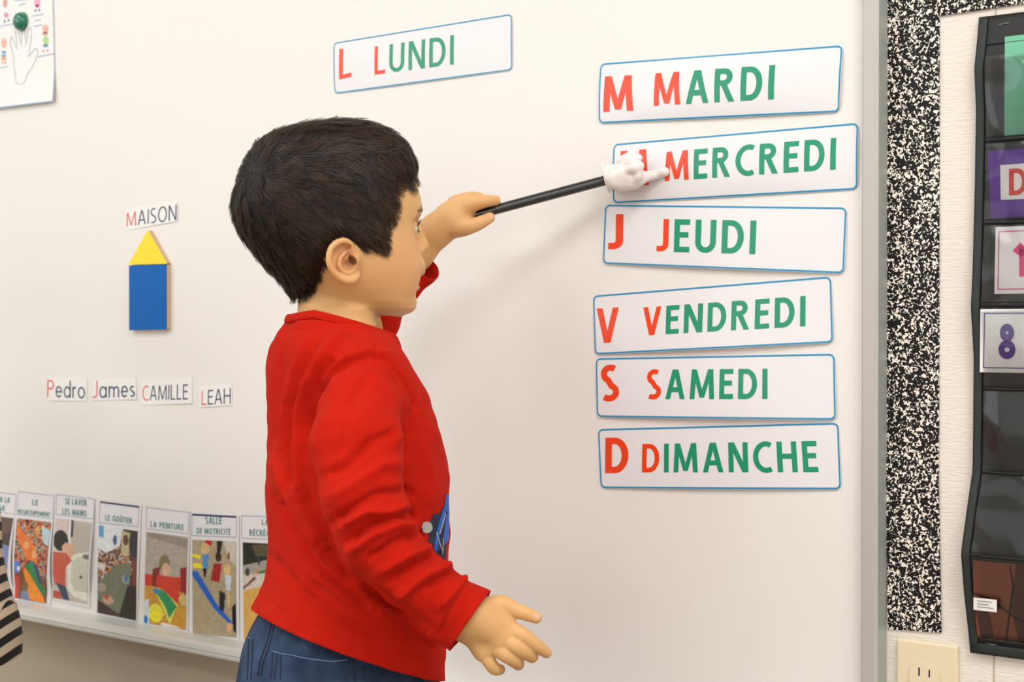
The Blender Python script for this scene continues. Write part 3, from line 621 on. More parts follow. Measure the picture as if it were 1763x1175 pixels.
def pglyph(c, x0, y0, x1, y1, t, m, parent, lift):
    g = text_geo(c, t); vs = []; fs = []
    for _, st in g:
        b0 = len(vs)
        for a, b in st: vs += [chart(x0+(x1-x0)*p[0], y1+(y0-y1)*p[1], lift) for p in (a, b)]
        for i in range(len(st)-1): fs.append((b0+2*i, b0+2*i+1, b0+2*i+3, b0+2*i+2))
    fs = [f if (vs[f[1]]-vs[f[0]]).cross(vs[f[2]]-vs[f[0]]).y < 0 else f[::-1] for f in fs]
    return obj('lettering', vs, fs, m, parent)
M_gp = mat('green_paper', lin(110,182,150), .7, bump=500, bstr=.1); M_pu = mat('purple_card', lin(92,30,150), .5)
M_mark = mat('red_marker', lin(214,50,26), .6); M_pk = mat('hot_pink_ink', lin(226,66,128), .6); M_vi = mat('violet_ink', lin(84,40,140), .6)
pcard('paper_sheet', 1729, 70, 1960, 238, M_gp, .0022, 'plain green paper sheet in the top pocket of the black chart', 'paper', 1)
c_ = pcard('letter_card', 1706, 262, 1960, 378, M_pu, .0022, 'purple card with a red letter D on a white panel', 'card', -5)
obj('white_panel', [chart(*p, .0026) for p in ((1722,288),(1960,284),(1960,350),(1723,347))], [(0,3,2,1)], M_paper, c_)
pglyph('D', 1737, 295, 1768, 340, .17, M_mark, c_, .0031)
c_ = pcard('number_card', 1712, 393, 1905, 507, M_paper, .0022, 'white card with pink border and a pink number 1', 'card', 2)
pline('border_line', [(1720,401),(1897,401),(1897,499),(1718,499)], 1.6, M_pk, c_, .0027, True)
pglyph('1', 1751, 425, 1775, 478, .34, M_pk, c_, .0030)
c_ = pcard('number_card', 1687, 533, 1880, 641, M_paper, .0048, 'white card with purple border and a purple number 8', 'card', 1)
pline('border_line', [(1695,540),(1872,540),(1872,633),(1693,633)], 1.6, M_vi, c_, .0053, True)
pglyph('8', 1719, 558, 1748, 618, .2, M_vi, c_, .0057)
M_br = mat('brown_card', lin(132,58,22), .35, coat=.3); M_dk = mat('dark_red_card', lin(70,16,12), .35)
c_ = pcard('picture_card', 1676, 965, 1960, 1096, M_br, .0024, 'brown and dark red card in the bottom pocket', 'card', 0)
pline('dark_shape', [(1700,1096),(1694,1062),(1684,1040)], 22, M_dk, c_, .0029)
pline('dark_shape', [(1772,1096),(1758,1040),(1766,966)], 34, M_dk, c_, .0029)
pline('dark_line', [(1676,1022),(1700,1026),(1722,1040),(1748,1056),(1790,1066)], 3, M_thread, c_, .0031)
pline('dark_line', [(1738,968),(1744,1000),(1738,1050),(1732,1096)], 3, M_thread, c_, .0031)
tg = pcard('care_tag', 1676, 1029, 1716, 1050, M_paper, .0105, 'small white printed tag on the bottom pocket', 'tag', 0)
M_ti = mat('tag_ink', lin(90,90,96), .6)
for j, (a, b) in enumerate(((1682,1708),(1682,1702),(1682,1710))):
    pline('printed_line', squig(a, 1034+j*5, b, 1034+j*5, .7, 16), .9, M_ti, tg, .0110)

# ================================================================== implicit modelling toolkit
def n3(v): return np.array(v, dtype=np.float64)
class Body:
    """list of smooth-union primitives evaluated on a grid and meshed with surface nets"""
    def __init__(s): s.pr = []
    def cap(s, a, b, ra, rb, k=.01, op='+'):
        a, b = n3(a), n3(b); R = max(ra, rb)
        def f(X):
            ba = b-a; h_ = np.clip(((X-a)@ba)/max(ba@ba, 1e-12), 0, 1)
            return np.linalg.norm(X-a-h_[..., None]*ba, axis=-1) - (ra+(rb-ra)*h_)
        s.pr.append((f, np.minimum(a, b)-R, np.maximum(a, b)+R, k, op)); return s
    def chain(s, pts, k=.01, kin=.012, op='+'):
        P_ = np.array([n3(p) for p, _ in pts]); r_ = np.array([r for _, r in pts]); n = len(P_)
        Pe = np.vstack([2*P_[0]-P_[1], P_, 2*P_[-1]-P_[-2]]); q = []; rq = []
        for i in range(n-1):
            for t in np.linspace(0, 1, 6)[:(6 if i == n-2 else 5)]:
                p0, p1, p2, p3 = Pe[i:i+4]
                q.append(.5*(2*p1+(p2-p0)*t+(2*p0-5*p1+4*p2-p3)*t*t+(3*p1-p0-3*p2+p3)*t**3)); rq.append(r_[i]+(r_[i+1]-r_[i])*t)
        q = np.array(q); rq = np.array(rq); R = rq.max()
        def f(X):
            best = np.full(X.shape[:-1], 9.)
            for a, b, ra, rb in zip(q[:-1], q[1:], rq[:-1], rq[1:]):
                ba = b-a; h_ = np.clip(((X-a)@ba)/max(ba@ba, 1e-12), 0, 1)
                best = np.minimum(best, np.linalg.norm(X-a-h_[..., None]*ba, axis=-1)-(ra+(rb-ra)*h_))
            return best
        s.pr.append((f, q.min(0)-R, q.max(0)+R, kin if op == '+' else k, op))
    def ell(s, c, r, axes=None, k=.01, op='+'):
        c = n3(c); r = n3(r); A = np.eye(3) if axes is None else np.array([n3(a) for a in axes]); R = max(r)
        def f(X):
            q = (X-c)@A.T; k0 = np.linalg.norm(q/r, axis=-1); k1 = np.linalg.norm(q/(r*r), axis=-1)+1e-9
            return k0*(k0-1)/k1
        s.pr.append((f, c-R, c+R, k, op)); return s
    def fn(s, f, lo, hi, k=.01, op='+'): s.pr.append((f, n3(lo), n3(hi), k, op))
    def mesh(s, lo, hi, h):
        lo, hi = n3(lo), n3(hi); n = np.ceil((hi-lo)/h).astype(int)+1
        F = np.full(n, .08, np.float32)
        for f, l, u, k, op in s.pr:
            m = max(k, 3*h)*1.5+h
            i0 = np.clip(np.floor((l-m-lo)/h).astype(int), 0, n); i1 = np.clip(np.ceil((u+m-lo)/h).astype(int)+1, 0, n)
            if (i1 <= i0).any(): continue
            ax = [lo[d]+h*np.arange(i0[d], i1[d]) for d in range(3)]
            sl = tuple(slice(i0[d], i1[d]) for d in range(3))
            X = np.stack(np.meshgrid(*ax, indexing='ij'), -1)
            d_ = f(X); G = F[sl]
            if op == '+':
                hh = np.clip(.5+.5*(G-d_)/k, 0, 1); F[sl] = G*(1-hh)+d_*hh-k*hh*(1-hh)
            else:
                hh = np.clip(.5-.5*(G+d_)/k, 0, 1); F[sl] = G*(1-hh)-d_*hh+k*hh*(1-hh)
        return surf_nets(F, lo, h)
def surf_nets(F, lo, h):
    S = F < 0; n = np.array(F.shape)
    c = np.zeros(n-1, np.int8)
    for d in np.ndindex(2, 2, 2): c += S[d[0]:n[0]-1+d[0], d[1]:n[1]-1+d[1], d[2]:n[2]-1+d[2]]
    act = (c > 0) & (c < 8); idx = -np.ones(act.shape, np.int64); I = np.argwhere(act); idx[act] = np.arange(len(I))
    acc = np.zeros((len(I), 3)); cnt = np.zeros(len(I))
    corners = [(0,0,0),(1,0,0),(0,1,0),(1,1,0),(0,0,1),(1,0,1),(0,1,1),(1,1,1)]
    vals = {cn: F[I[:, 0]+cn[0], I[:, 1]+cn[1], I[:, 2]+cn[2]].astype(float) for cn in corners}
    for a in corners:
        for ax in range(3):
            if a[ax]: continue
            b = list(a); b[ax] = 1; b = tuple(b); va, vb = vals[a], vals[b]; m = (va < 0) != (vb < 0)
            t = va[m]/(va[m]-vb[m]); p = np.tile(np.array(a, float), (m.sum(), 1)); p[:, ax] = t; acc[m] += p; cnt[m] += 1
    V = lo+(I+acc/cnt[:, None])*h
    faces = []
    for ax in range(3):
        sl0 = [slice(None)]*3; sl1 = [slice(None)]*3; sl0[ax] = slice(0, -1); sl1[ax] = slice(1, None)
        A = S[tuple(sl0)]; B = S[tuple(sl1)]; o1, o2 = (ax+1) % 3, (ax+2) % 3
        E = np.argwhere(A != B); E = E[(E[:, o1] > 0) & (E[:, o2] > 0) & (E[:, o1] < n[o1]-1) & (E[:, o2] < n[o2]-1)]
        ins = A[tuple(E.T)]
        def g(d1, d2):
            q = E.copy(); q[:, o1] -= d1; q[:, o2] -= d2; return idx[tuple(q.T)]
        Q = np.stack([g(0, 0), g(1, 0), g(1, 1), g(0, 1)], -1)
        Q[~ins] = Q[~ins][:, ::-1]; faces.append(Q)
    Q = np.concatenate(faces); return V, Q[(Q >= 0).all(1)]
def relax(V, Q, it=2, lam=.5):
    n = len(V)
    for _ in range(it):
        acc = np.zeros_like(V); cnt = np.zeros(n)
        for k in range(4):
            a, b = Q[:, k], Q[:, (k+1) % 4]
            for d in range(3): acc[:, d] += np.bincount(a, V[b, d], n)+np.bincount(b, V[a, d], n)
            cnt += np.bincount(a, minlength=n)+np.bincount(b, minlength=n)
        V = V+lam*(acc/np.maximum(cnt, 1)[:, None]-V)
    return V
def normals(V, Q):
    N = np.zeros_like(V); fn_ = np.cross(V[Q[:, 2]]-V[Q[:, 0]], V[Q[:, 3]]-V[Q[:, 1]])
    for k in range(4):
        for d in range(3): N[:, d] += np.bincount(Q[:, k], fn_[:, d], len(V))
    return N/np.maximum(np.linalg.norm(N, axis=1), 1e-12)[:, None]
def compact(V, Q, keep_faces):
    Q = Q[keep_faces]; u, inv = np.unique(Q, return_inverse=True); return V[u], inv.reshape(Q.shape), u
def trim(V, Q, g, snap=.0009):
    """keep g(V) >= 0; boundary vertices slide onto g = 0 along grad g"""
    val = g(V); ins = val >= 0; fi = (val >= snap)[Q].any(1); bd = np.zeros(len(V), bool); bd[Q[fi].ravel()] = True; bd &= val < snap
    e = 1e-4
    for _ in range(3):
        vb = V[bd]; v0 = g(vb); G = np.stack([(g(vb+np.eye(3)[d]*e)-v0)/e for d in range(3)], -1)
        G2 = (G*G).sum(1); V[bd] = vb-G*(v0/np.maximum(G2, 1e-9))[:, None]
    V2, Q2, _ = compact(V, Q, fi); return V2, Q2
def mesh_np(name, V, Q, m, parent, smooth=True, attr=None):
    me = bpy.data.meshes.new(name)
    me.vertices.add(len(V)); me.vertices.foreach_set('co', np.asarray(V, 'f').ravel())
    k = Q.shape[1]; me.loops.add(Q.size); me.loops.foreach_set('vertex_index', np.asarray(Q, 'i').ravel())
    me.polygons.add(len(Q)); me.polygons.foreach_set('loop_start', np.arange(0, Q.size, k, dtype='i'))
    me.update(calc_edges=True); me.validate()
    me.materials.append(m)
    if smooth: me.shade_smooth()
    o = bpy.data.objects.new(name, me); C.objects.link(o)
    if parent: o.parent = parent; o.matrix_parent_inverse = parent.matrix_world.inverted()
    if attr is not None:
        at = me.color_attributes.new('tint', 'FLOAT_COLOR', 'POINT')
        at.data.foreach_set('color', np.concatenate([attr, np.ones((len(V), 1))], 1).astype('f').ravel())
    return o
def seg_dist(px, py, pts):
    d = np.full(px.shape, 1e9)
    for (x0, y0), (x1, y1) in zip(pts[:-1], pts[1:]):
        vx, vy = x1-x0, y1-y0; t = np.clip(((px-x0)*vx+(py-y0)*vy)/(vx*vx+vy*vy), 0, 1)
        d = np.minimum(d, np.hypot(px-x0-t*vx, py-y0-t*vy))
    return d
def spl(xs, ys):
    """smooth interpolation (monotone-ish cubic hermite)"""
    xs = np.array(xs, float); ys = np.array(ys, float); m = np.gradient(ys, xs)
    def f(x):
        x = np.clip(x, xs[0], xs[-1]); i = np.clip(np.searchsorted(xs, x)-1, 0, len(xs)-2); h_ = xs[i+1]-xs[i]; t = (x-xs[i])/h_
        return (2*t**3-3*t**2+1)*ys[i]+(t**3-2*t**2+t)*h_*m[i]+(-2*t**3+3*t**2)*ys[i+1]+(t**3-t**2)*h_*m[i+1]
    return f

# ================================================================== the boy
ZB = 1.64; SC = FPX/ZB                                   # depth of his mid plane, px per metre there
rr = ray(562, 400); er_ang = math.atan2(RT.y, RT.x)      # picture-right direction at the boy
_vr = Vector((rr.x, rr.y, 0)).normalized(); ER = Vector((_vr.y, -_vr.x, 0))   # right, square to the line of sight
def frame(alpha):
    a = math.atan2(ER.y, ER.x)+math.radians(alpha)
    f_ = Vector((math.cos(a), math.sin(a), 0)); return f_, Vector((f_.y, -f_.x, 0))   # forward, right(near)
skin_dark = None
def zof(py, Z=ZB): return P(562, py, Z).z
# ---- head frame
AH = 13.3
HF, HRt = frame(AH); HC = P(562, 400, ZB); cA, sA = math.cos(math.radians(AH)), math.sin(math.radians(AH))
UZ = Vector((0, 0, 1))
def head_uv(px, r=0.0): return ((px-562)/SC - sA*r)/cA           # forward coordinate for a picture x at lateral r
def HP(px, py, r=0.0): return HC+HF*head_uv(px, r)+HRt*r+UZ*(-(py-400)/SC)
def toH(X):
    d = X-n3(HC); return d@n3(HF), d@n3(HRt), d[..., 2]
ly = [219, 223,  231,  245,  270,  300,  330,  355,  372,  388,  405,  425,  445,  462,  480,  495,  510,  524,  536, 543]
lB = [580, 548,  510,  473,  446,  431,  422,  416,  418,  423,  432,  447,  462,  478,  496,  514,  540,  580,  620, 650]
lF = [596, 630,  654,  678,  696,  708,  717,  722,  719,  714,  714,  716,  717,  717,  713,  712,  712,  712,  706, 690]
lw = [.012,.032, .047, .060, .0685,.0725,.0745,.0745,.074, .0735,.073, .072, .070, .067, .0625,.057, .050, .042, .031, .016]
zz = [-(y-400)/SC for y in ly][::-1]
fB = spl(zz, [head_uv(v) for v in lB][::-1]); fF = spl(zz, [head_uv(v) for v in lF][::-1]); fW = spl(zz, lw[::-1])
def head_fn(grow=0.0):
    def f(X):
        u, r, z = toH(X); b = fB(z); a = fF(z); w_ = fW(z)
        cen = b+(a-b)*.47
        af = np.where(u > cen, a-cen, cen-b)
        nn = np.where(u > cen, 2.45, 2.15)
        k_ = (np.abs((u-cen)/af)**nn+np.abs(r/w_)**nn)**(1/nn)
        sc_ = np.minimum(af, w_)
        d = (k_-1)*sc_
        d = np.where(z > zz[-1], np.maximum(d, z-zz[-1]), d); d = np.where(z < zz[0], np.maximum(d, zz[0]-z), d)
        return d*.85
    return f
hb_lo = n3(HC)-.14; hb_hi = n3(HC)+.14
def add_head(B, ears=True):
    B.fn(head_fn(), hb_lo, hb_hi, .004)
    # chin, jaw, cheeks, brow
    B.ell(HP(694, 521), (.013, .016, .012), (HF, HRt, UZ), .010)
    for s_ in (1, -1):
        B.ell(HP(684, 466, .026*s_)-HF*.004, (.026, .020, .026), (HF, HRt, UZ), .014)
        B.ell(HP(710, 364, .022*s_)-HF*.0065, (.010, .018, .006), (HF, HRt, UZ), .010)
    # nose
    B.cap(HP(713, 380), HP(728, 412), .0052, .0058, .008)
    B.ell(HP(730.5, 421.5), (.0062, .0068, .0058), (HF, HRt, UZ), .006)
    for s_ in (1, -1): B.ell(HP(723.5, 428.5, .0078*s_)-HF*s_*.0, (.0062, .0046, .0048), (HF, HRt, UZ), .004)
    for s_ in (1, -1): B.ell(HP(726.5, 436.5, .0042*s_), (.0032, .0018, .0026), (HF, HRt, UZ), .0025, '-')
    # mouth
    B.ell(HP(716, 456), (.0110, .019, .0125), (HF, HRt, UZ), .006)
    B.ell(HP(723, 467), (.0060, .0135, .0042), (HF, HRt, UZ), .0035)
    B.ell(HP(714.5, 495), (.0062, .0115, .0050), (HF, HRt, UZ), .004)
    B.ell(HP(727, 480.5), (.0125, .0150, .0028), (HF, HRt, UZ), .003, '-')
    B.ell(HP(720, 508), (.005, .012, .0040), (HF, HRt, UZ), .006, '-')
    # eyes
    for s_ in (1, -1):
        ec = EYE(s_)
        B.ell(ec+HF*.010+UZ*.0006+HRt*s_*.001, (.0095, .0165, .0095), (HF, HRt, UZ), .009, '-')
        B.ell(ec, (.0120, .0128, .0116), (HF, HRt, UZ), .004)
        B.ell(ec+HF*.0115-UZ*.0003+HRt*s_*.0008, (.0110, .0112, .0029), (HF, HRt, UZ), .0012, '-')
    # neck
    B.cap(P(580, 470, ZB+.003), P(578, 590, ZB+.004), .0405, .0425, .012)
    if ears:
        for s_ in (1, -1):
            add_ear(B, s_)
def EYE(s_): return HP(700.5, 393, .0285)-HRt*.0285+HRt*.0285*s_
def ear_pt(px, py, out, s_):
    py += 6
    # near-side picture position, standing 'out' metres off the side plane r = .066
    r = .0665+out; p = HP(px, py, r); return p if s_ > 0 else p-HRt*2*r
def add_ear(B, s_):
    E = lambda px, py, out: ear_pt(px, py, out, s_)
    axE = (HF, HRt, UZ)
    B.ell(E(590, 447, .004), (.0150, .0048, .0205), axE, .004)
    B.ell(E(600, 446, .000), (.0130, .0090, .0170), axE, .006)
    # dish
    B.ell(E(590, 446, .0115), (.0115, .0055, .0170), axE, .003, '-')
    hx = [(604,438,.006,2.2),(604,428,.009,2.6),(601,420,.0105,3.0),(592,415.5,.0125,3.2),(580,418.5,.0140,3.3),(570,428,.0150,3.3),(566,441,.0150,3.2),(567,455,.0140,3.2),(574,467,.0115,3.4),(584,476,.0090,3.8),(596,480.5,.0070,4.4),(607,478,.0045,4.4),(613,471,.0020,3.6)]
    B.chain([(E(x, y, o_), r_/1000) for x, y, o_, r_ in hx], kin=.0032)
    ax_ = [(599,427,.0085,1.8),(591,436,.0100,2.1),(584,446,.0105,2.4),(583,457,.0100,2.5),(590,465,.0085,2.6),(599,468,.0075,2.5)]
    B.chain([(E(x, y, o_), r_/1000) for x, y, o_, r_ in ax_], kin=.002)
    B.ell(E(611, 446, .0075), (.0040, .0032, .0055), axE, .003)
    B.ell(E(598, 455, .010), (.0068, .0085, .0062), axE, .002, '-')
    B.ell(E(605, 447, .007), (.0030, .0110, .0058), (HF*.8+UZ*.6, HRt, UZ*.8-HF*.6), .0012, '-')
    B.ell(E(597, 428, .0125), (.0048, .0065, .0030), (HF*.8+UZ*.6, HRt, UZ*.8-HF*.6), .0012, '-')
# ---- trunk
AT = 20.0
TF, TR = frame(AT); cT, sT = math.cos(math.radians(AT)), math.sin(math.radians(AT)); ZT = 1.635; ST = FPX/ZT
ty = [535, 548, 560, 575, 592, 610, 635, 665, 700, 740, 800, 850, 918, 965, 1010, 1060, 1120, 1180]
tL = [506, 500, 493, 479, 469, 464, 461, 461, 463, 465, 463, 461, 465, 463, 454, 434, 420, 412]
tR = [656, 660, 664, 670, 679, 690, 705, 722, 736, 750, 765, 768, 768, 765, 762, 759, 759, 759]
tb = [.050,.052,.060,.076,.094,.106,.114,.117,.116,.114,.112,.111,.111,.113,.116,.121,.124,.124]
def trunk_fn(ty, tL, tR, tb, inset=0.0, nexp=2.25):
    TC0 = P(600, 587.5, ZT)
    zz_ = np.array([TC0.z-(y-587.5)/ST for y in ty])[::-1]
    c = [((l+r)/2-600)/ST for l, r in zip(tL, tR)]; hw = [(r-l)/2/ST for l, r in zip(tL, tR)]
    bb = [b-inset for b in tb]; aa = [math.sqrt(max(1e-5, (h_-inset)**2-(b*sT)**2))/cT for h_, b in zip(hw, bb)]
    fc = spl(zz_, c[::-1]); fa = spl(zz_, aa[::-1]); fb = spl(zz_, bb[::-1]); er = n3(ER); tf = n3(TF); tr = n3(TR); o = n3(TC0)
    def f(X):
        z = X[..., 2]; d = X-o; d[..., 2] = 0; cc_ = fc(z); d = d-cc_[..., None]*er
        u = d@tf; r = d@tr; a = fa(z); b = fb(z)
        k_ = (np.abs(u/a)**nexp+np.abs(r/b)**nexp)**(1/nexp)
        q = (k_-1)*np.minimum(a, b)*.9
        q = np.where(z > zz_[-1], np.maximum(q, z-zz_[-1]), q); return np.where(z < zz_[0], np.maximum(q, zz_[0]-z), q)
    cz_ = n3(P(590, 800, ZT)); return f, cz_-.28, cz_+.28
# ---- arms: nodes (px, py, depth, radius px)
def N(px, py, Z, r): return (P(px, py, Z), PR(r, Z))
near_sleeve = [N(622, 668, 1.545, 50), N(619, 700, 1.524, 70), N(614, 765, 1.488, 78), N(626, 860, 1.466, 72), N(646, 928, 1.462, 67), N(705, 992, 1.466, 57), N(765, 1040, 1.476, 55), N(806, 1066, 1.484, 60), N(850, 1100, 1.49, 61)]
far_sleeve = [N(585, 648, 1.735, 48), N(618, 610, 1.765, 42), N(655, 555, 1.795, 33), N(668, 522, 1.80, 28), N(700, 490, 1.80, 26), N(729, 466, 1.80, 24), N(752, 446, 1.80, 24)]
# ================================================================== shirt
SH = Body(); f_, l_, h_ = trunk_fn(ty, tL, tR, tb); SH.fn(f_, l_, h_, .012)
# shoulder yoke so the shirt slopes from the neck to the arm
SH.cap(P(592, 612, ZT-.02), P(618, 655, 1.555), .040, .036, .030)
SH.cap(P(592, 612, ZT+.02), P(592, 645, 1.72), .040, .034, .030)
for i_, ((a, ra), (b, rb)) in enumerate(zip(near_sleeve[:-1], near_sleeve[1:])): SH.cap(a, b, ra, rb, .009 if i_ < 1 else .0035)
for (a, ra), (b, rb) in zip(far_sleeve[:-1], far_sleeve[1:]): SH.cap(a, b, ra, rb, .009)
ctr = n3(P(620, 800, 1.62))
V, Q = SH.mesh(ctr+[-.26, -.26, -.28], ctr+[.26, .26, .27], .0024)
V = relax(V, Q, 2)
# folds, drawn along the lines the photograph shows (amp mm, width px, polyline)
folds = [
 (-2.4, 5, [(533,735),(536,705),(548,672),(572,641),(603,621),(636,611)]), (-1.6, 4, [(640,611),(664,619),(690,645),(706,672),(716,700)]),
 (1.6, 7, [(553,650),(590,618),(636,603),(665,610)]), (-1.2, 3, [(648,596),(646,622)]),
 (2.8, 10, [(590,572),(552,618),(524,668),(514,715),(513,790),(520,850)]), (-3.4, 11, [(575,610),(545,650),(530,700),(527,745)]),
 (-2.2, 9, [(545,585),(520,640),(500,700),(494,770),(500,840)]), (2.0, 8, [(530,580),(505,640),(486,720),(484,780)]),
 (-1.6, 6, [(495,575),(484,620),(478,700),(472,760)]), (-1.3, 6, [(500,572),(530,566),(570,562),(610,575)]),
 (2.0, 9, [(470,790),(490,850),(520,905),(560,960)]), (-3.2, 11, [(478,860),(505,915),(540,965),(590,1010),(640,1050)]),
 (2.6, 10, [(500,830),(530,890),(575,960),(630,1015)]), (-5.0, 11, [(560,940),(600,990),(645,1023),(690,1050),(730,1082)]),
 (3.0, 12, [(540,985),(600,1030),(660,1062),(730,1100)]), (-1.8, 8, [(470,960),(520,1020),(580,1065),(650,1100)]),
 (2.2, 9, [(700,1058),(730,1082),(752,1105)]), (-1.8, 6, [(690,1072),(720,1100),(750,1118)]),
 (-2.4, 9, [(560,820),(600,800),(640,760),(680,745)]), (2.0, 12, [(565,860),(610,835),(660,800),(695,800)]),
 (-3.0, 9, [(575,900),(612,872),(650,850),(690,846),(702,850)]), (3.4, 10, [(590,905),(630,880),(672,884),(702,868)]),
 (-3.4, 8, [(600,935),(640,903),(684,888),(706,890)]), (3.4, 9, [(605,950),(645,920),(686,904),(716,907)]),
 (-3.4, 7, [(640,960),(672,938),(700,921),(722,928)]), (3.4, 9, [(655,985),(700,957),(742,943)]),
 (-3.2, 7, [(675,998),(715,972),(750,957)]), (3.2, 9, [(685,1030),(730,990),(778,975)]),
 (-2.8, 7, [(735,1010),(770,990),(790,984)]), (2.4, 9, [(755,1045),(790,1010),(806,992)]),
 (-1.4, 4, [(758,1090),(772,1060),(800,1005),(812,998)]), (-1.2, 10, [(640,640),(600,700),(590,780)]), (1.5, 12, [(690,680),(697,720),(690,765)]),
 (-2.2, 8, [(708,700),(706,740),(690,775)]), (1.2, 10, [(735,770),(745,830),(735,880)])]
Nn = normals(V, Q); pj = proj(V); vd = (nCAM-V); vd /= np.linalg.norm(vd, axis=1)[:, None]; facing = (Nn*vd).sum(1)
wt = np.clip(facing*3+.2, 0, 1)*(pj[:, 2] < 1.70)
disp = np.zeros(len(V))
for am, wd, pl_ in folds:
    d = seg_dist(pj[:, 0], pj[:, 1], pl_); e0 = np.hypot(pj[:, 0]-pl_[0][0], pj[:, 1]-pl_[0][1]); e1 = np.hypot(pj[:, 0]-pl_[-1][0], pj[:, 1]-pl_[-1][1])
    disp += am*.001*np.exp(-(d/(wd*.85))**2)*np.clip(np.minimum(e0, e1)/(wd*1.5)+.25, 0, 1)*2.6
V = V+Nn*(disp*wt)[:, None]
# broad soft undulation everywhere
q_ = V*1.0; wr_ = np.zeros(len(V)); _rs = np.random.RandomState(11)
for _k in range(14):
    _d = _rs.randn(3); _d /= np.linalg.norm(_d); _w = _rs.uniform(90, 330); wr_ += np.sin(q_@_d*_w+_rs.rand()*6+2.2*np.sin(q_@_rs.randn(3)*22))/_w
V = V+Nn*(wr_*.035)[:, None]
q_ = V*1.0; V = V+Nn*(.0007*np.sin(q_[:, 2]*95+3*np.sin(q_[:, 0]*40))*np.sin(q_[:, 0]*60+q_[:, 1]*55+2))[:, None]
V = relax(V, Q, 1, .35)
# hem
a_, b_, c_h = n3(P(435, 1050, ZT)), n3(P(759, 1166, ZT)), n3(P(590, 1128, 1.51))
hn = np.cross(b_-a_, c_h-a_); hn /= np.linalg.norm(hn); hn = hn if hn[2] > 0 else -hn
band = (V-a_)@hn; far_arm = (pj[:, 2] > 1.70) & (pj[:, 1] < 660)
V = V-Nn*(.0007*np.exp(-((band-.0165)/.0012)**2))[:, None]
V, Q = trim(V, Q, lambda X: (X-a_)@hn)
# cuffs
def cuff_plane(p0, p1, Z, inside, rad, tilt=0):
    a, b = n3(P(*p0, Z)), n3(P(*p1, Z)); vd_ = nFW+nRT*tilt; n_ = np.cross(b-a, vd_); n_ /= np.linalg.norm(n_)
    if (n3(inside)-a)@n_ < 0: n_ = -n_
    c = (a+b)/2
    return lambda X: np.where(np.linalg.norm(X-c, axis=1) < rad, (X-a)@n_, 1.0), (a, b, n_)
g, near_cuff = cuff_plane((843, 1021), (778, 1118), 1.486, near_sleeve[5][0], .075, .15); V, Q = trim(V, Q, g)
g, far_cuff = cuff_plane((720, 440), (748, 473), 1.80, far_sleeve[2][0], .055, .7); V, Q = trim(V, Q, g)
# neckline
CC = P(586, 577, ZB+.004)
def collar_z(u, r): return -.29*u+.009*np.minimum(1, (r/.052)**2)
def neck_g(X):
    d = X-n3(CC); u = d@n3(HF); r = d@n3(HRt); near = (u*u+r*r) < .075**2
    return np.where(near & (X[..., 2] > CC.z-.05), collar_z(u, r)-d[..., 2], 1.0)
V, Q = trim(V, Q, neck_g)
_d = V-n3(CC); _u = _d@n3(HF); _r = _d@n3(HRt); _bd = (np.abs(neck_g(V)) < 1e-4) & (np.hypot(_u, _r) < .075)
_an = np.arctan2(_r[_bd], _u[_bd]); _ra = np.hypot(_u, _r)[_bd]
def col_rad(t):
    wgt = np.cos(_an-t); wgt = np.exp((wgt-1)*60); return float((wgt*_ra).sum()/wgt.sum())
M_shirt = mat('red_cotton_jersey', lin(186,30,16), .92, spec=.06, bump=900, bstr=.5, bdist=.0009, Sheen_Weight=.05, Sheen_Roughness=.5)
M_shirt.node_tree.nodes['Principled BSDF'].inputs['Sheen Tint'].default_value = (1, .35, .25, 1)
boy = empty('person', P(590, 587, 1.62).to_2d().to_3d()); tag(boy, 'young boy with short dark hair in a red long-sleeved shirt and navy trousers', 'person')
shirt = mesh_np('shirt', V, Q, M_shirt, boy); shV, shQ = V, Q
md = shirt.modifiers.new('thickness', 'SOLIDIFY'); md.thickness = .0014; md.offset = -1; md.use_quality_normals = True
# collar band: rolled rib around the neck
cv, cf = [], []; NS, NC = 96, 10
for i in range(NS):
    t = 2*math.pi*i/NS; rd_ = col_rad(math.atan2(math.sin(t), math.cos(t))); u = rd_*math.cos(t); r = rd_*math.sin(t)
    c = n3(CC)+n3(HF)*u+n3(HRt)*r+n3(UZ)*collar_z(u, r); out = n3(HF)*math.cos(t)*.9+n3(HRt)*math.sin(t); out /= np.linalg.norm(out)
    for j in range(NC):
        a = 2*math.pi*j/NC; cv.append(c+out*(.0021*math.cos(a)-.0016*math.sin(a)+.0004)+n3(UZ)*(.0048*math.sin(a)+.0012))
for i in range(NS):
    for j in range(NC): cf.append((i*NC+j, i*NC+(j+1) % NC, ((i+1) % NS)*NC+(j+1) % NC, ((i+1) % NS)*NC+j))
collar = mesh_np('collar', np.array(cv), np.array(cf), M_shirt, shirt)
sh_bvh = BVHTree.FromPolygons([Vector(v) for v in shV], [tuple(int(i) for i in f) for f in shQ])
def hit(bvh, px, py, lift=.0008):
    d = ray(px, py).normalized(); h_ = bvh.ray_cast(CAM, d); 
    if h_[0] is None: return None
    n_ = h_[1] if h_[1].dot(d) < 0 else -h_[1]
    if bvh is sh_bvh and (h_[0]-CAM).dot(FW) < 1.53: return None
    return h_[0]+n_*lift
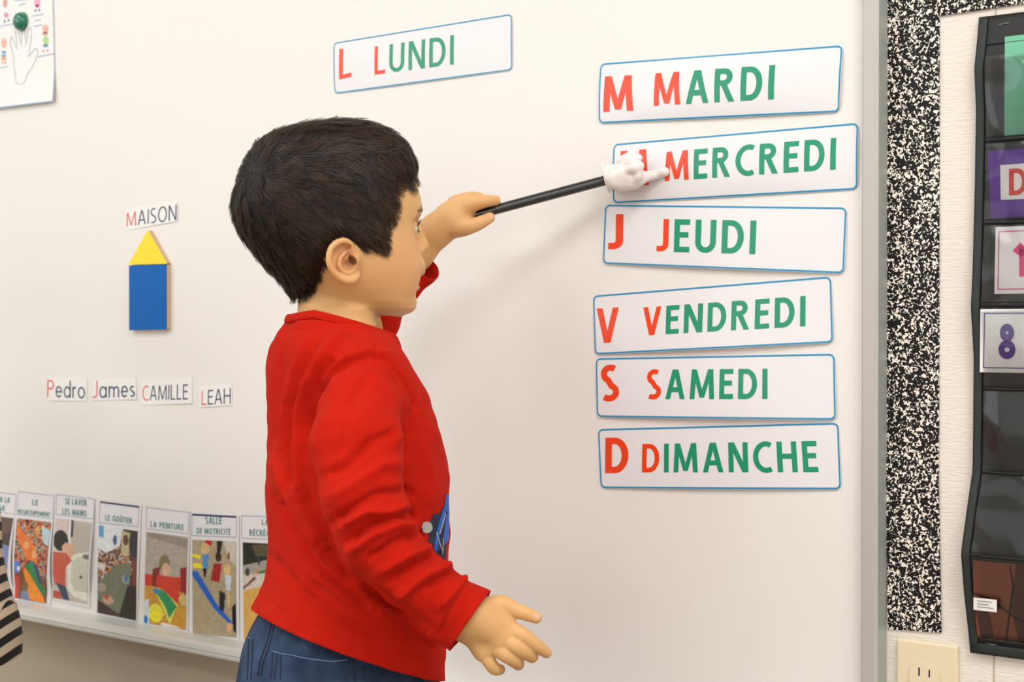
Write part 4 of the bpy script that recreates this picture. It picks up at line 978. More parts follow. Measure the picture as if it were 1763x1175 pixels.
def decal(bvh, name, poly, m, parent, step=3, lift=.0008):
    xs = [p[0] for p in poly]; ys = [p[1] for p in poly]; x0, x1, y0, y1 = min(xs), max(xs), min(ys), max(ys)
    nx = max(2, int((x1-x0)/step)+1); ny = max(2, int((y1-y0)/step)+1); vs = []; id_ = {}; fs = []
    for j in range(ny+1):
        for i in range(nx+1):
            x = x0+(x1-x0)*i/nx; y = y0+(y1-y0)*j/ny
            p = hit(bvh, x, y, lift)
            if p is not None: id_[i, j] = len(vs); vs.append(p)
    for j in range(ny):
        for i in range(nx):
            cxp = x0+(x1-x0)*(i+.5)/nx; cyp = y0+(y1-y0)*(j+.5)/ny
            ks = [(i, j), (i, j+1), (i+1, j+1), (i+1, j)]
            if all(k in id_ for k in ks) and inpoly(np.array([cxp]), np.array([cyp]), poly)[0]:
                q = [vs[id_[k]] for k in ks]
                if max((q[a]-q[b]).length for a in range(4) for b in range(a)) < .03: fs.append(tuple(id_[k] for k in ks))
    return obj(name, vs, fs, m, parent, smooth=True) if fs else None
def stitch(bvh, name, pts, m, parent, rad=.0005, lift=.0004, step=4, seg=5):
    out = []
    for (x0, y0), (x1, y1) in zip(pts[:-1], pts[1:]):
        k = max(1, int(math.hypot(x1-x0, y1-y0)/step))
        for i in range(k):
            p = hit(bvh, x0+(x1-x0)*i/k, y0+(y1-y0)*i/k, lift)
            if p is not None: out.append(p)
    out2 = [out[0]] if out else []
    for p in out[1:]:
        if (p-out2[-1]).length < .02: out2.append(p)
    if len(out2) > 2: return tube(name, out2, rad, m, parent, seg)
# shirt print
M_pblue = mat('blue_print', lin(10,92,190), .6); M_pnavy = mat('navy_print', lin(22,34,60), .7); M_pgrey = mat('grey_print', lin(176,174,170), .7)
cd = lambda L: [(700+x/8.389, 840+y/8.389) for x, y in L]
decal(sh_bvh, 'navy_print', cd([(350,470),(380,380),(470,370),(560,230),(560,1075),(300,1075),(300,800)]), M_pnavy, shirt, .8, .0006)
decal(sh_bvh, 'blue_print', cd([(420,640),(490,400),(540,240),(560,100),(600,100),(600,400),(560,330),(460,700),(440,860),(415,1060),(370,1060)]), M_pblue, shirt, .7, .0010)
decal(sh_bvh, 'blue_print', cd([(560,400),(600,330),(600,760),(530,840),(520,700)]), M_pblue, shirt, .7, .0010)
decal(sh_bvh, 'grey_disc_print', cd([(210+0,560),(225,510),(280,487),(335,500),(362,550),(362,605),(320,650),(270,662),(228,640),(215,600)]), M_pgrey, shirt, 1.0, .0012)
stitch(sh_bvh, 'grey_line_print', cd([(548,370),(520,480),(480,620),(455,700)]), M_pgrey, shirt, .0007, .0012, 3)
stitch(sh_bvh, 'grey_line_print', cd([(422,650),(460,800),(505,930)]), M_pgrey, shirt, .0009, .0012, 3)
stitch(sh_bvh, 'grey_line_print', cd([(515,730),(510,900),(500,1000)]), M_pgrey, shirt, .0006, .0012, 3)

# ================================================================== trousers
TZ = ZT; TP = Body()
py_ = [1040, 1060, 1085, 1110, 1145, 1180, 1230, 1290, 1330]
pL_ = [458, 449, 435, 424, 416, 410, 406, 410, 440]
pR_ = [728, 734, 740, 746, 750, 752, 752, 742, 715]
pb_ = [.097,.104,.108,.111,.113,.115,.113,.100,.075]
f_, l_, h_ = trunk_fn(py_, pL_, pR_, pb_); TP.fn(f_, l_-[0,0,.2], h_, .02)
hipc = P(582, 1240, ZT); legs = []
for s_ in (1, -1):
    h0 = hipc+TR*s_*.056; kn = h0+TF*.012*s_+UZ*(-.17); an = kn-UZ*(.155)-TF*.012; 
    h0 = Vector(h0); kn.z = .235; an.z = .075
    TP.cap(h0, kn, .066, .052, .02); TP.cap(kn, an, .052, .046, .015); legs.append((h0, kn, an))
c0 = n3(hipc); V, Q = TP.mesh([c0[0]-.2, c0[1]-.2, .05], [c0[0]+.2, c0[1]+.2, zof(1035)], .0034)
V = relax(V, Q, 2); Nn = normals(V, Q); pj = proj(V)
pf = [(-1.6,5,[(463,1062),(452,1110),(446,1175)]),(1.4,6,[(480,1075),(470,1110),(462,1175)]),(1.3,8,[(500,1090),(488,1120)]),(-1.4,7,[(515,1095),(505,1128)]),(1.2,8,[(535,1108),(525,1135)]),(-1.2,6,[(432,1100),(430,1175)]),(-1.5,5,[(612,1150),(616,1175)]),(1.2,7,[(560,1118),(552,1140)])]
dp = np.zeros(len(V))
for am, wd, pl_ in pf: dp += am*.001*np.exp(-(seg_dist(pj[:, 0], pj[:, 1], pl_)/wd)**2)
V = V+Nn*(dp*(pj[:, 2] < 1.66))[:, None]
low = V[:, 2] < .3; V = V+Nn*(np.where(low, .0025*np.sin(V[:, 2]*160+V[:, 0]*50), 0))[:, None]
zc = zof(1044); V, Q = trim(V, Q, lambda X: zc-X[:, 2]+((X-n3(hipc))@n3(TF))*-.30)
V, Q = trim(V, Q, lambda X: X[:, 2]-.062)
M_pants = mat('navy_twill', lin(58,78,112), .8, spec=.2, bump=1800, bstr=.4, bdist=.0006)
nt = M_pants.node_tree; tn = nt.nodes.new('ShaderNodeTexNoise'); tn.inputs['Scale'].default_value = 22; tn.inputs['Detail'].default_value = 5
tc = nt.nodes.new('ShaderNodeTexCoord'); cr = nt.nodes.new('ShaderNodeValToRGB'); cr.color_ramp.elements[0].position = .35; cr.color_ramp.elements[0].color = lin(32,44,68); cr.color_ramp.elements[1].position = .68; cr.color_ramp.elements[1].color = lin(60,78,108)
nt.links.new(tc.outputs['Object'], tn.inputs['Vector']); nt.links.new(tn.outputs['Fac'], cr.inputs[0]); nt.links.new(cr.outputs[0], nt.nodes['Principled BSDF'].inputs['Base Color'])
pants = mesh_np('trousers', V, Q, M_pants, boy)
md = pants.modifiers.new('thickness', 'SOLIDIFY'); md.thickness = .0018; md.offset = -1
pt_bvh = BVHTree.FromPolygons([Vector(v) for v in V], [tuple(int(i) for i in f) for f in Q])
M_st = mat('light_blue_thread', lin(92,120,158), .7); M_sd = mat('dark_blue_thread', lin(26,35,56), .8)
ce = lambda L: [(400+x/4.639, 1000+y/4.639) for x, y in L]
pk = decal(pt_bvh, 'pocket', [(470,1123),(500,1127),(560,1135),(606,1137),(612,1200),(612,1240),(468,1240)], M_pants, pants, 3, .0016)
stitch(pt_bvh, 'pocket_edge', ce([(325,568),(400,585),(520,610),(640,632),(800,648),(945,630)]), M_st, pants, .0006, .0022)
for pl_ in ([(330,575),(325,700),(315,800)], [(365,585),(355,700),(345,810)], [(395,590),(392,810)], [(960,640),(958,810)], [(1040,690),(1045,810)]):
    stitch(pt_bvh, 'pocket_stitching', ce(pl_), M_sd, pants, .0005, .0020)
for pl_ in ([(325,300),(285,480),(225,640),(200,780)], [(345,310),(300,520),(250,650),(225,780)], [(165,480),(160,640),(150,810)], [(130,470),(128,640),(120,810)]):
    stitch(pt_bvh, 'seam_stitching', ce(pl_), M_sd, pants, .0006, .0006)
stitch(pt_bvh, 'pocket_edge', ce([(105,400),(118,450),(150,470),(172,485)]), M_st, pants, .0006, .0008)

# shoes
M_shoe = mat('dark_shoe', lin(40,42,52), .6); M_sole = mat('white_rubber_sole', lin(225,222,215), .6)
for (h0, kn, an) in legs:
    S = Body(); t0 = Vector((an.x, an.y, 0))
    S.cap(t0-TF*.02+UZ*.036, t0+TF*.03+UZ*.032, .031, .030, .01); S.cap(t0+TF*.03+UZ*.03, t0+TF*.095+UZ*.026, .032, .025, .01); S.cap(t0-TF*.01+UZ*.05, t0-TF*.01+UZ*.085, .031, .031, .01)
    V, Q = S.mesh(n3(t0)-[.15,.15,0.0], n3(t0)+[.15,.15,.15], .004); V, Q = trim(V, Q, lambda X: X[:, 2]-.012)
    V, Q = trim(V, Q, lambda X: .085-X[:, 2]); so = mesh_np('shoe', V, Q, M_shoe, boy)
    S = Body(); S.cap(t0-TF*.02+UZ*.012, t0+TF*.03+UZ*.012, .034, .033, .01); S.cap(t0+TF*.03+UZ*.012, t0+TF*.095+UZ*.012, .034, .028, .01)
    V, Q = S.mesh(n3(t0)-[.15,.15,.03], n3(t0)+[.15,.15,.06], .004); V = V.copy(); V[:, 2] = np.clip(V[:, 2], 0.0005, .016); mesh_np('sole', V, Q, M_sole, so)

# ================================================================== body (skin): one set of primitives
BD = Body(); add_head(BD)
bL = [l if y < 960 else l+14+(y-960)*.12 for y, l in zip(ty, tL)]; bR = [r if y < 960 else r-22 for y, r in zip(ty, tR)]; bb_ = [q if y < 960 else q-.012 for y, q in zip(ty, tb)]
f_, l_, h_ = trunk_fn(ty, bL, bR, bb_, .016); BD.fn(f_, l_, h_, .012)
BD.cap(P(622, 700, 1.54), P(630, 860, 1.468), .025, .024, .012); BD.cap(P(630, 860, 1.468), P(652, 935, 1.466), .024, .024, .008)
BD.cap(P(652, 935, 1.466), P(800, 1063, 1.488), .0235, .0240, .006)
BD.cap(P(590, 645, 1.735), P(668, 522, 1.80), .025, .020, .012)
for (h0, kn, an) in legs: BD.cap(h0, kn, .052, .040, .02); BD.cap(kn, an, .040, .028, .01)
BD.ell(P(582, 1200, ZT), (.10, .095, .09), (TF, TR, UZ), .02)
# near hand (wrist at the cuff, back of the hand to the camera)
ZH = 1.487
def H(cx, cy, dz=0.0): return P(700+cx/5.877, 980+cy/5.877, ZH+dz)
hr = lambda r: PR(r/5.877, ZH)
BD.cap(H(560,380,.003), H(745,520,.000), hr(210), hr(205), .008)
BD.ell(H(700,480,0), (.0225,.0225,.0190), None, .006)
BD.chain([(H(745,520,.002), hr(190)), (H(850,590,.002), hr(190)), (H(905,660,.001), hr(150))], kin=.006)
BD.ell(H(900,620,.004), (hr(245), hr(215), .0135), ((RT*.78-UP*.62).normalized(), (RT*.62+UP*.78).normalized(), FW), .006)
BD.chain([(H(1035,640,.002), hr(100)), (H(960,720,.000), hr(100)), (H(870,790,.001), hr(92)), (H(785,830,.003), hr(88))], kin=.006)
BD.cap(H(640,650,.001), H(770,835,.004), hr(105), hr(92), .008)
fingers = [
 [(1040,620,.004,98),(1150,660,-.002,90),(1300,765,.002,78),(1415,850,.010,60)],
 [(960,705,.002,98),(1080,770,-.005,90),(1195,840,.000,82),(1270,890,.010,70)],
 [(880,775,.003,92),(970,850,-.005,84),(1080,920,.000,80),(1130,965,.011,70)],
 [(780,820,.006,86),(830,930,.000,76),(890,1010,.003,72),(945,1020,.012,60)]]
for f in fingers:
    BD.chain([(H(x, y, d), hr(r*.93)) for x, y, d, r in f], kin=.0016)
th = [(850,400,.006,120),(960,360,.006,98),(1090,410,.004,78),(1200,450,.004,74),(1310,492,.006,62)]
BD.chain([(H(x, y, d), hr(r)) for x, y, d, r in th], kin=.005)
# far hand holding the pointer
ZF = 1.790
def G(px, py, dz=0.0): return P(px, py, ZF+dz)
gr = lambda r: PR(r, ZF)
BD.cap(P(668, 522, 1.80), G(722, 432, .008), .0185, gr(27), .008); BD.cap(G(722,432,.008), G(752,397,.003), gr(27), gr(28), .008)
BD.cap(G(752,397,.003), G(776,378,0), gr(28), gr(30), .008)
BD.ell(G(786,372,.002), (gr(36), gr(27), .0125), ((RT*.88+UP*.47).normalized(), (RT*-.47+UP*.88).normalized(), FW), .008)
BD.chain([(G(790,362,.000), gr(20)), (G(809,353,-.006), gr(15)), (G(832,347,-.009), gr(11.5)), (G(853,345.5,-.004), gr(9))], kin=.004)
BD.chain([(G(790,350,.010), gr(16)), (G(815,341,.006), gr(11)), (G(833,346,.012), gr(9.5)), (G(838,360,.018), gr(9)), (G(828,372,.016), gr(8))], kin=.003)
BD.chain([(G(783,352,.018), gr(15)), (G(806,346,.018), gr(10)), (G(820,352,.022), gr(9)), (G(823,366,.024), gr(8.5)), (G(813,376,.020), gr(8))], kin=.003)
BD.chain([(G(778,356,.024), gr(13)), (G(796,353,.028), gr(9)), (G(806,360,.030), gr(8)), (G(806,372,.028), gr(7.5)), (G(798,378,.024), gr(7))], kin=.003)
BD.chain([(G(770,385,-.002), gr(24)), (G(790,391,-.008), gr(18)), (G(812,389,-.012), gr(13)), (G(828,383,-.010), gr(11.5)), (G(843,375,-.006), gr(9.5))], kin=.005)
parts = []
hz0 = zof(598)
parts.append(BD.mesh([HC.x-.125, HC.y-.125, hz0], [HC.x+.125, HC.y+.125, zof(200)], .00128))
bl = n3(P(600, 900, ZT)); parts.append(BD.mesh([bl[0]-.22, bl[1]-.25, .04], [bl[0]+.24, bl[1]+.25, zof(596)], .006))
hc_ = n3(H(950, 700)); parts.append(BD.mesh(hc_-[.085, .085, .075], hc_+[.085, .085, .085], .0013))
gc_ = n3(G(785, 385)); parts.append(BD.mesh(gc_-[.065, .065, .055], gc_+[.065, .065, .045], .0013))
gVs, gQs, off_ = [], [], 0
# the coarse trunk keeps only what the fine boxes do not cover
fine = [(hc_-[.082,.082,.072], hc_+[.082,.082,.082])]
V1, Q1 = parts[1]; m_ = np.zeros(len(V1), bool)
for l_, h_ in fine: m_ |= ((V1 > l_) & (V1 < h_)).all(1)
vis = V1[:, 2] > 0
parts[1] = compact(V1, Q1, ~m_[Q1].all(1))[:2]
# cut anything of the coarse trunk sticking out of the neck is hidden by the shirt
for i, (V_, Q_) in enumerate(parts):
    V_ = relax(V_, Q_, 1, .3)
    gVs.append(V_); gQs.append(Q_+off_); off_ += len(V_)
V = np.concatenate(gVs); Q = np.concatenate(gQs)
pj = proj(V); u, r, z = toH(V)
base = np.array(lin(219,171,116)[:3]); tint = np.tile(base, (len(V), 1))
def blend(tint, wt_, col): c = np.array(lin(*col)[:3]); return tint*(1-wt_[:, None])+c*wt_[:, None]
def near3(p, rad): return np.exp(-(np.linalg.norm(V-n3(p), axis=1)/rad)**2)
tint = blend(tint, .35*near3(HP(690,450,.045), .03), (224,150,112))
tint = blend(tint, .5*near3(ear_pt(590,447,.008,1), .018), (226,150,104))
tint = blend(tint, .75*near3(ear_pt(602,450,.002,1), .0075), (120,60,44)); tint = blend(tint, .5*near3(ear_pt(597,428,.006,1), .005), (170,84,56))  # ear hollows: their shade is painted into the skin tint
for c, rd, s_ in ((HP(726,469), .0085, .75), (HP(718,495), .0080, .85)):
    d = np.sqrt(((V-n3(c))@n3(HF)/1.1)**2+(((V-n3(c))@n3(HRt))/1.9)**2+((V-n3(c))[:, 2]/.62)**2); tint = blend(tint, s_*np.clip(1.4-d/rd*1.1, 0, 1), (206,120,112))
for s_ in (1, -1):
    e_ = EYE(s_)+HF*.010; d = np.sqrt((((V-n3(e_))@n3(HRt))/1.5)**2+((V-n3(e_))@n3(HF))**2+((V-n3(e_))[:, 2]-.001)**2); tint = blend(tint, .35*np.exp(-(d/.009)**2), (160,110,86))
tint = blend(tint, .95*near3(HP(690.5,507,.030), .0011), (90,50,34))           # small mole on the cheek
for c, rd in ((H(1330,480,.0), .0042), (G(846,372,-.010), .0040)): tint = blend(tint, .6*near3(c, rd), (244,190,180))
for f in fingers: tint = blend(tint, .35*near3(H(*f[-1][:3]), .008), (214,140,104))
# scalp under the hair is dark
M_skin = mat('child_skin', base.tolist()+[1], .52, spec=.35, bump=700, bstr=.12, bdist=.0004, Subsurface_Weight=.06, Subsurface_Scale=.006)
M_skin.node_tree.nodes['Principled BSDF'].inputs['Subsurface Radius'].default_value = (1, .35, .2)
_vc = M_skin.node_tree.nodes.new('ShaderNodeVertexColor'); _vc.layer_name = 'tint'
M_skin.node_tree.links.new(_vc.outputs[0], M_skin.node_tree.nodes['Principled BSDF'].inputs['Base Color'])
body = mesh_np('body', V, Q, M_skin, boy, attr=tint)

# eyes
def eye_mat():
    m = mat('eye', (.8,.8,.8,1), .08, coat=1); return m
M_white = mat('eye_white', lin(226,224,224), .15, coat=.8); M_iris = mat('dark_iris', lin(44,28,18), .1, coat=1)
M_lash = mat('black_lash', lin(24,18,16), .6)
def uvsphere(name, c, rad, ax, m, parent, zmin=None, seg=24, ring=16):
    f_, r_, u_ = ax; v = []; fs = []
    for i in range(ring+1):
        t = math.pi*i/ring
        if zmin and t > zmin: break
        for k in range(seg):
            a = 2*math.pi*k/seg; v.append(c+(f_*math.cos(t)+(r_*math.cos(a)+u_*math.sin(a))*math.sin(t))*rad)
    nr = len(v)//seg
    for i in range(nr-1):
        for k in range(seg): fs.append((i*seg+k, (i+1)*seg+k, (i+1)*seg+(k+1) % seg, i*seg+(k+1) % seg))
    return obj(name, v, fs, m, parent, smooth=True)
for s_ in (1, -1):
    c = EYE(s_); e = uvsphere('eye', c, .0112, (HF, HRt, UZ), M_white, boy)
    gz = (HF*1.0-HRt*.10*0+UZ*.10).normalized(); rt_ = gz.cross(UZ).normalized(); u_ = rt_.cross(gz)
    uvsphere('iris', c+gz*.0007, .01085, (gz, rt_, u_), M_iris, e, zmin=.58)
def strands_mesh(name, S, wd, m, parent, cols=None):
    """S: (n, k, 3) strand points, wd (n,k) widths, N (n,k,3) ribbon normals in S[1]"""
    Pn, Nr = S; n, k, _ = Pn.shape; T = np.gradient(Pn, axis=1); B = np.cross(T, Nr); B /= np.maximum(np.linalg.norm(B, axis=2), 1e-9)[..., None]
    L = Pn-B*wd[..., None]/2; R_ = Pn+B*wd[..., None]/2; V = np.stack([L, R_], 2).reshape(-1, 3)
    b = (np.arange(n)[:, None]*k+np.arange(k-1)[None]).ravel()*2; Q = np.stack([b, b+1, b+3, b+2], 1)
    o = mesh_np(name, V, Q, m, parent)
    if cols is not None:
        at = o.data.color_attributes.new('tint', 'FLOAT_COLOR', 'POINT')
        c4 = np.concatenate([np.repeat(cols, 2*k, axis=0), np.ones((n*k*2, 1))], 1); at.data.foreach_set('color', c4.astype('f').ravel())
    return o
for s_ in (1, -1):                       # lashes and brow
    c = EYE(s_); Pl = []; Nl = []
    for i in range(18):
        t = -1+2*i/17; yaw = t*.85*s_; d0 = (HF*math.cos(yaw)*math.cos(.22)+HRt*math.sin(yaw)+UZ*math.sin(.30*(1-t*t)+.08)).normalized()
        p0 = c+d0*.0118; ln = .0046+.0012*t; pts = [p0+(d0*.85+UZ*.12*j+HRt*s_*.25*max(0, t))*ln*j/4+UZ*ln*.55*(j/4)**2 for j in range(5)]
        Pl.append([n3(p) for p in pts]); Nl.append([n3((UZ*.7+HRt*.7).normalized())]*5)
    for i in range(22):
        t = -1+2*i/21; yaw = t*.85*s_; d0 = (HF*math.cos(yaw)+HRt*math.sin(yaw)-UZ*(.24*(1-t*t)+.05)).normalized()
        p0 = c+d0*.0118; pts = [p0+d0*.0028*j/4-UZ*.0010*(j/4)**2 for j in range(5)]
        Pl.append([n3(p) for p in pts]); Nl.append([n3((UZ*.7+HRt*.7).normalized())]*5)
    Pl = np.array(Pl); wd = np.tile(np.array([.00032,.0003,.00025,.0002,.0001]), (len(Pl), 1))
    strands_mesh('eyelashes', (Pl, np.array(Nl)), wd, M_lash, boy)
hd_kd = kdtree.KDTree(len(parts[0][0])); 
for i, v in enumerate(parts[0][0]): hd_kd.insert(v, i)
hd_kd.balance(); hdN = normals(*parts[0]); hdV = parts[0][0]
def on_head(p, lift):
    co, i, d = hd_kd.find(p); return hdV[i]+hdN[i]*lift, hdN[i]
M_brow = mat('dark_brow_hair', lin(70,48,34), .7)
for s_ in (1, -1):
    Pl, Nl = [], []
    for i in range(150):
        t = rng.rand(); rr_ = .010+.030*t; y = 366-9*math.sin(t*2.4)+rng.randn()*1.6+t*4
        p = HP(722-26*t*t, y, 0)+HRt*s_*rr_; dr = (HRt*s_*1.0-HF*.35*t+UZ*(.30-.5*t)).normalized(); L_ = .0045
        a = []; nn_ = []
        for j in range(4):
            q, n_ = on_head(p+dr*L_*j/3, .0003+.0005*j/3); a.append(q); nn_.append(n_)
        Pl.append(a); Nl.append(nn_)
    strands_mesh('eyebrow', (np.array(Pl), np.array(Nl)), np.tile(np.array([.0003,.0004,.0003,.0001]), (150, 1)), M_brow, boy)

# ================================================================== hair
HB = Body(); HB.fn(head_fn(), hb_lo, hb_hi, .004); HB.cap(P(560, 470, ZB+.003), P(572, 560, ZB+.004), .036, .0405, .012)
V, Q = HB.mesh([HC.x-.125, HC.y-.125, zof(545)], [HC.x+.125, HC.y+.125, zof(200)], .0022); V = relax(V, Q, 2); Nh = normals(V, Q)
# hair boundary on the side of the head, in near-side picture coordinates
HL = [(722,300),(718,308),(708,312),(697,314),(686,306),(678,318),(677,345),(673,366),(663,382),(661,424),(640,426),(620,424),(606,411),(588,405),(572,411),(562,424),(556,440),(549,458),(547,476),(541,494),(527,507),(508,514),(480,520),(380,500),(380,180),(740,180),(740,296)]
def side_px(X):
    """near-side picture position of a point, mirrored to the near side"""
    u, r, z = toH(X); ra = np.abs(r); Y = n3(HC)+u[:, None]*n3(HF)+ra[:, None]*n3(HRt)+z[:, None]*n3(UZ)
    return proj(Y)
def mask(X):
    p = side_px(X); ins = inpoly(p[:, 0], p[:, 1], HL); d = seg_dist(p[:, 0], p[:, 1], HL[:-4]); return np.where(ins, d, -d)
u, r, z = toH(V); mk_ = mask(V)
# front fringe for the central forehead: same height all across
front = (u > .078); mk_ = np.where(front, np.minimum(mk_, (298-(400-z*SC))), mk_)
th_ = np.clip(mk_/14, 0, 1)**.7*.0062+.0004
outer = [(207,600,630),(212,545,662),(224,482,676),(234,458,690),(255,431,705),(289,411,715),(309,405.5,718),(336,402,722),(377,403,0),(394,407,0),(415,414,0),(445,431,0),(469,448,0),(490,475,0),(513,509,0)]
kf = (mk_ > -1)[Q].any(1)
Vh = V+Nh*th_[:, None]; Vc, Qc, idx_ = compact(Vh, Q, kf); Nc = Nh[idx_]; mc_ = mk_[idx_]
M_hair = bpy.data.materials.new('dark_brown_hair'); M_hair.use_nodes = True; nt = M_hair.node_tree; b = nt.nodes['Principled BSDF']
vc = nt.nodes.new('ShaderNodeVertexColor'); vc.layer_name = 'tint'; nt.links.new(vc.outputs[0], b.inputs['Base Color'])
b.inputs['Roughness'].default_value = .5; b.inputs['Specular IOR Level'].default_value = .28; b.inputs['Anisotropic'].default_value = .4
M_cap = mat('hair_base', lin(30,22,18), .7)
cap = mesh_np('hair', Vc, Qc, M_cap, boy); cap['label'] = 'short dark brown hair'
kd = kdtree.KDTree(len(Vc))
for i, v in enumerate(Vc): kd.insert(v, i)
kd.balance()
whorl = n3(HP(428, 292, .035)); nS, kS = 32000, 7
roots = rng.choice(np.where(mc_ > -.5)[0], nS); Pp = Vc[roots]+rng.randn(nS, 3)*.0008; Nr = Nc[roots].copy()
u0, r0, z0 = toH(Pp); clump = np.sin(u0*210+z0*160)*np.sin(r0*230+z0*90)*.5+.5*rng.randn(nS)*.6
edge0 = np.clip(mc_[roots], 0, 99); ln = (.019+.006*rng.rand(nS)+.004*np.clip(u0/.1, 0, 1)); ln *= np.where(z0 < -.03, .6, 1.0)*np.clip(.62+edge0/40, .38, 1)
dnr = np.linalg.norm(Pp-whorl, axis=1)
S_ = np.zeros((nS, kS, 3)); NN = np.zeros((nS, kS, 3)); cur = Pp.copy(); S_[:, 0] = cur; NN[:, 0] = Nr
rv = rng.randn(nS, 3)*.22
for j in range(1, kS):
    d = cur-whorl; d /= np.maximum(np.linalg.norm(d, axis=1), 1e-6)[:, None]
    uu, r_, z_ = toH(cur); sw = np.cross(Nr, d)*(.55*np.exp(-dnr/.035))[:, None]
    g_ = np.zeros_like(d); g_[:, 2] = -np.clip(.25+uu*7.0, .12, .95)*np.where(z_ > .075, .35, 1)
    d = d*1.0+g_+sw+rv+(np.sin(u0*95+z0*60)*.22)[:, None]*np.array([0, 0, 1.])
    d -= Nr*(d*Nr).sum(1)[:, None]; d /= np.maximum(np.linalg.norm(d, axis=1), 1e-6)[:, None]
    cur = cur+d*(ln/(kS-1))[:, None]
    lift = (.0004+.0030*(j/(kS-1))**1.3*(.45+.55*rng.rand(nS))+.0012*np.clip(clump, -1, 1)*(j/(kS-1))+.007*(j/(kS-1))**1.2*np.exp(-(dnr/.014)**2)*(rng.rand(nS) > .7))
    pr2 = np.empty_like(cur)
    for i in range(nS):
        co, ii, dd = kd.find(cur[i]); n_ = Nc[ii]; q = cur[i]-n_*((cur[i]-Vc[ii])@n_); pr2[i] = q; Nr[i] = n_
    edge_ = np.linalg.norm(cur-pr2, axis=1) > .006
    S_[:, j] = pr2+Nr*lift[:, None]; NN[:, j] = Nr; cur = pr2
okear = ~inpoly(*side_px(S_[:, -1])[:, :2].T, [(566,424),(584,413),(606,416),(622,436),(622,492),(590,496),(566,470)])
ncl = 1500; cid = rng.choice(nS, ncl, replace=False); ckd = kdtree.KDTree(ncl)
for i, c_ in enumerate(cid): ckd.insert(S_[c_, 0], i)
ckd.balance(); own = np.array([cid[ckd.find(S_[i, 0])[1]] for i in range(nS)])
for j in range(1, kS):
    f_ = (.40+.32*np.clip(edge0/25, 0, 1))[:, None]*(j/(kS-1))**1.1; S_[:, j] = S_[:, j]*(1-f_)+(S_[own, j]+(S_[:, 0]-S_[own, 0])*.35)*f_
crnd = rng.rand(nS)[own]; S_ = S_[okear]; NN = NN[okear]; ln = ln[okear]; u0 = u0[okear]; z0 = z0[okear]; edge0 = edge0[okear]; crnd = crnd[okear]; nS = len(S_)
S_[:, 1:] += NN[:, 1:]*(.0020*(crnd-.35))[:, None, None]*np.linspace(.3, 1, kS-1)[None, :, None]
_pp = proj(S_.reshape(-1, 3))
for y_, l_, r_ in outer:
    m_ = np.abs(_pp[:, 1]-y_) < 3; print('HAIR', y_, l_, r_, 'got', _pp[m_, 0].min().round() if m_.any() else None, _pp[m_, 0].max().round() if m_.any() else None)
print('HAIRTOP', _pp[:, 1].min())
wd = np.tile(np.linspace(1, .15, kS)**.6, (nS, 1))*(.00058+.0003*rng.rand(nS))[:, None]
cb = np.array(lin(19,14,11)[:3]); cl = np.array(lin(88,60,38)[:3]); t_ = np.clip(.05+.10*rng.randn(nS)+.35*(crnd-.3)+.6*np.clip((u0-.01)/.06, 0, 1)*np.clip(1-(z0-.02)/.07, 0, 1)*np.clip(1-edge0/45, .3, 1), 0, 1)[:, None]
strands_mesh('hair_strands', (S_, NN), wd, M_hair, cap, cb*(1-t_)+cl*t_)['kind'] = 'stuff'

# ================================================================== pointer
M_rod = mat('black_gloss_plastic', lin(16,18,18), .22, coat=.5, spec=.6)
M_glove = mat('white_plastic', lin(238,228,226), .35, coat=.25, spec=.5)
p_a = P(786, 379, 1.797); WO = .036; p_b = W(1052, 308, WO)
pt_ = empty('hand_pointer', p_a); tag(pt_, 'black stick pointer with a white plastic hand, held against the MERCREDI card', 'pointer')
n_ = 14; rod = [p_a.lerp(p_b, i/n_) for i in range(n_+1)]
tube('rod', [p_a-(p_b-p_a)*.008]+rod, [.0045]+[.0060]*(n_)+[.0060], M_rod, pt_, 24)
ax = (p_b-p_a).normalized(); upv = (UP-ax*UP.dot(ax)).normalized(); tow = ax.cross(upv)     # tow: towards / away from viewer
if tow.dot(FW) > 0: tow = -tow
GL = Body(); sg = FPX/1.74
def K(cx, cy, o=0.0): return W(1020+cx/10.68, 240+cy/10.68, WO+o)
kr = lambda r: r/10.68/sg
B0 = (ax, upv, tow)
# flared cuff
_c0, _ax, _up, _tw = n3(K(240,712,0)), n3(ax), n3(upv), n3(tow)
def _cuff(X):
    d = X-_c0; t = d@_ax; q = np.hypot(d@_up, d@_tw*1.3)-np.interp(t, [0, .004, .018], [.0178, .0150, .0125])
    return np.maximum(q*.9, np.maximum(-t, t-.022))
GL.fn(_cuff, _c0-.03, _c0+.03, .004)
GL.chain([(_c0+_up*.0172*math.cos(t)+_tw*.0132*math.sin(t)+_ax*.001, .0016) for t in np.linspace(0, 2*math.pi, 13)], kin=.002)
GL.ell(K(560,690,.002), (.0200,.0160,.0125), B0, .006)
GL.ell(K(700,640,.004), (.0155,.0155,.0120), B0, .006)
GL.cap(K(560,830,.006), K(760,830,.003), kr(110), kr(100), .006)
GL.chain([(K(530,400,.004), kr(95)), (K(680,320,.005), kr(90)), (K(790,245,.003), kr(72))], kin=.0015)
GL.chain([(K(600,480,.008), kr(90)), (K(730,410,.010), kr(92)), (K(850,345,.006), kr(74))], kin=.0015)
GL.chain([(K(660,580,.012), kr(85)), (K(780,520,.014), kr(92)), (K(880,480,.008), kr(75))], kin=.0015)
GL.chain([(K(830,560,.010), kr(88)), (K(840,690,.008), kr(95)), (K(760,790,.004), kr(90))], kin=.004)
GL.chain([(K(850,760,.002), kr(110)), (K(1010,680,-.008), kr(98)), (K(1180,650,-.017), kr(96)), (K(1330,600,-.0172), kr(92))], kin=.003)
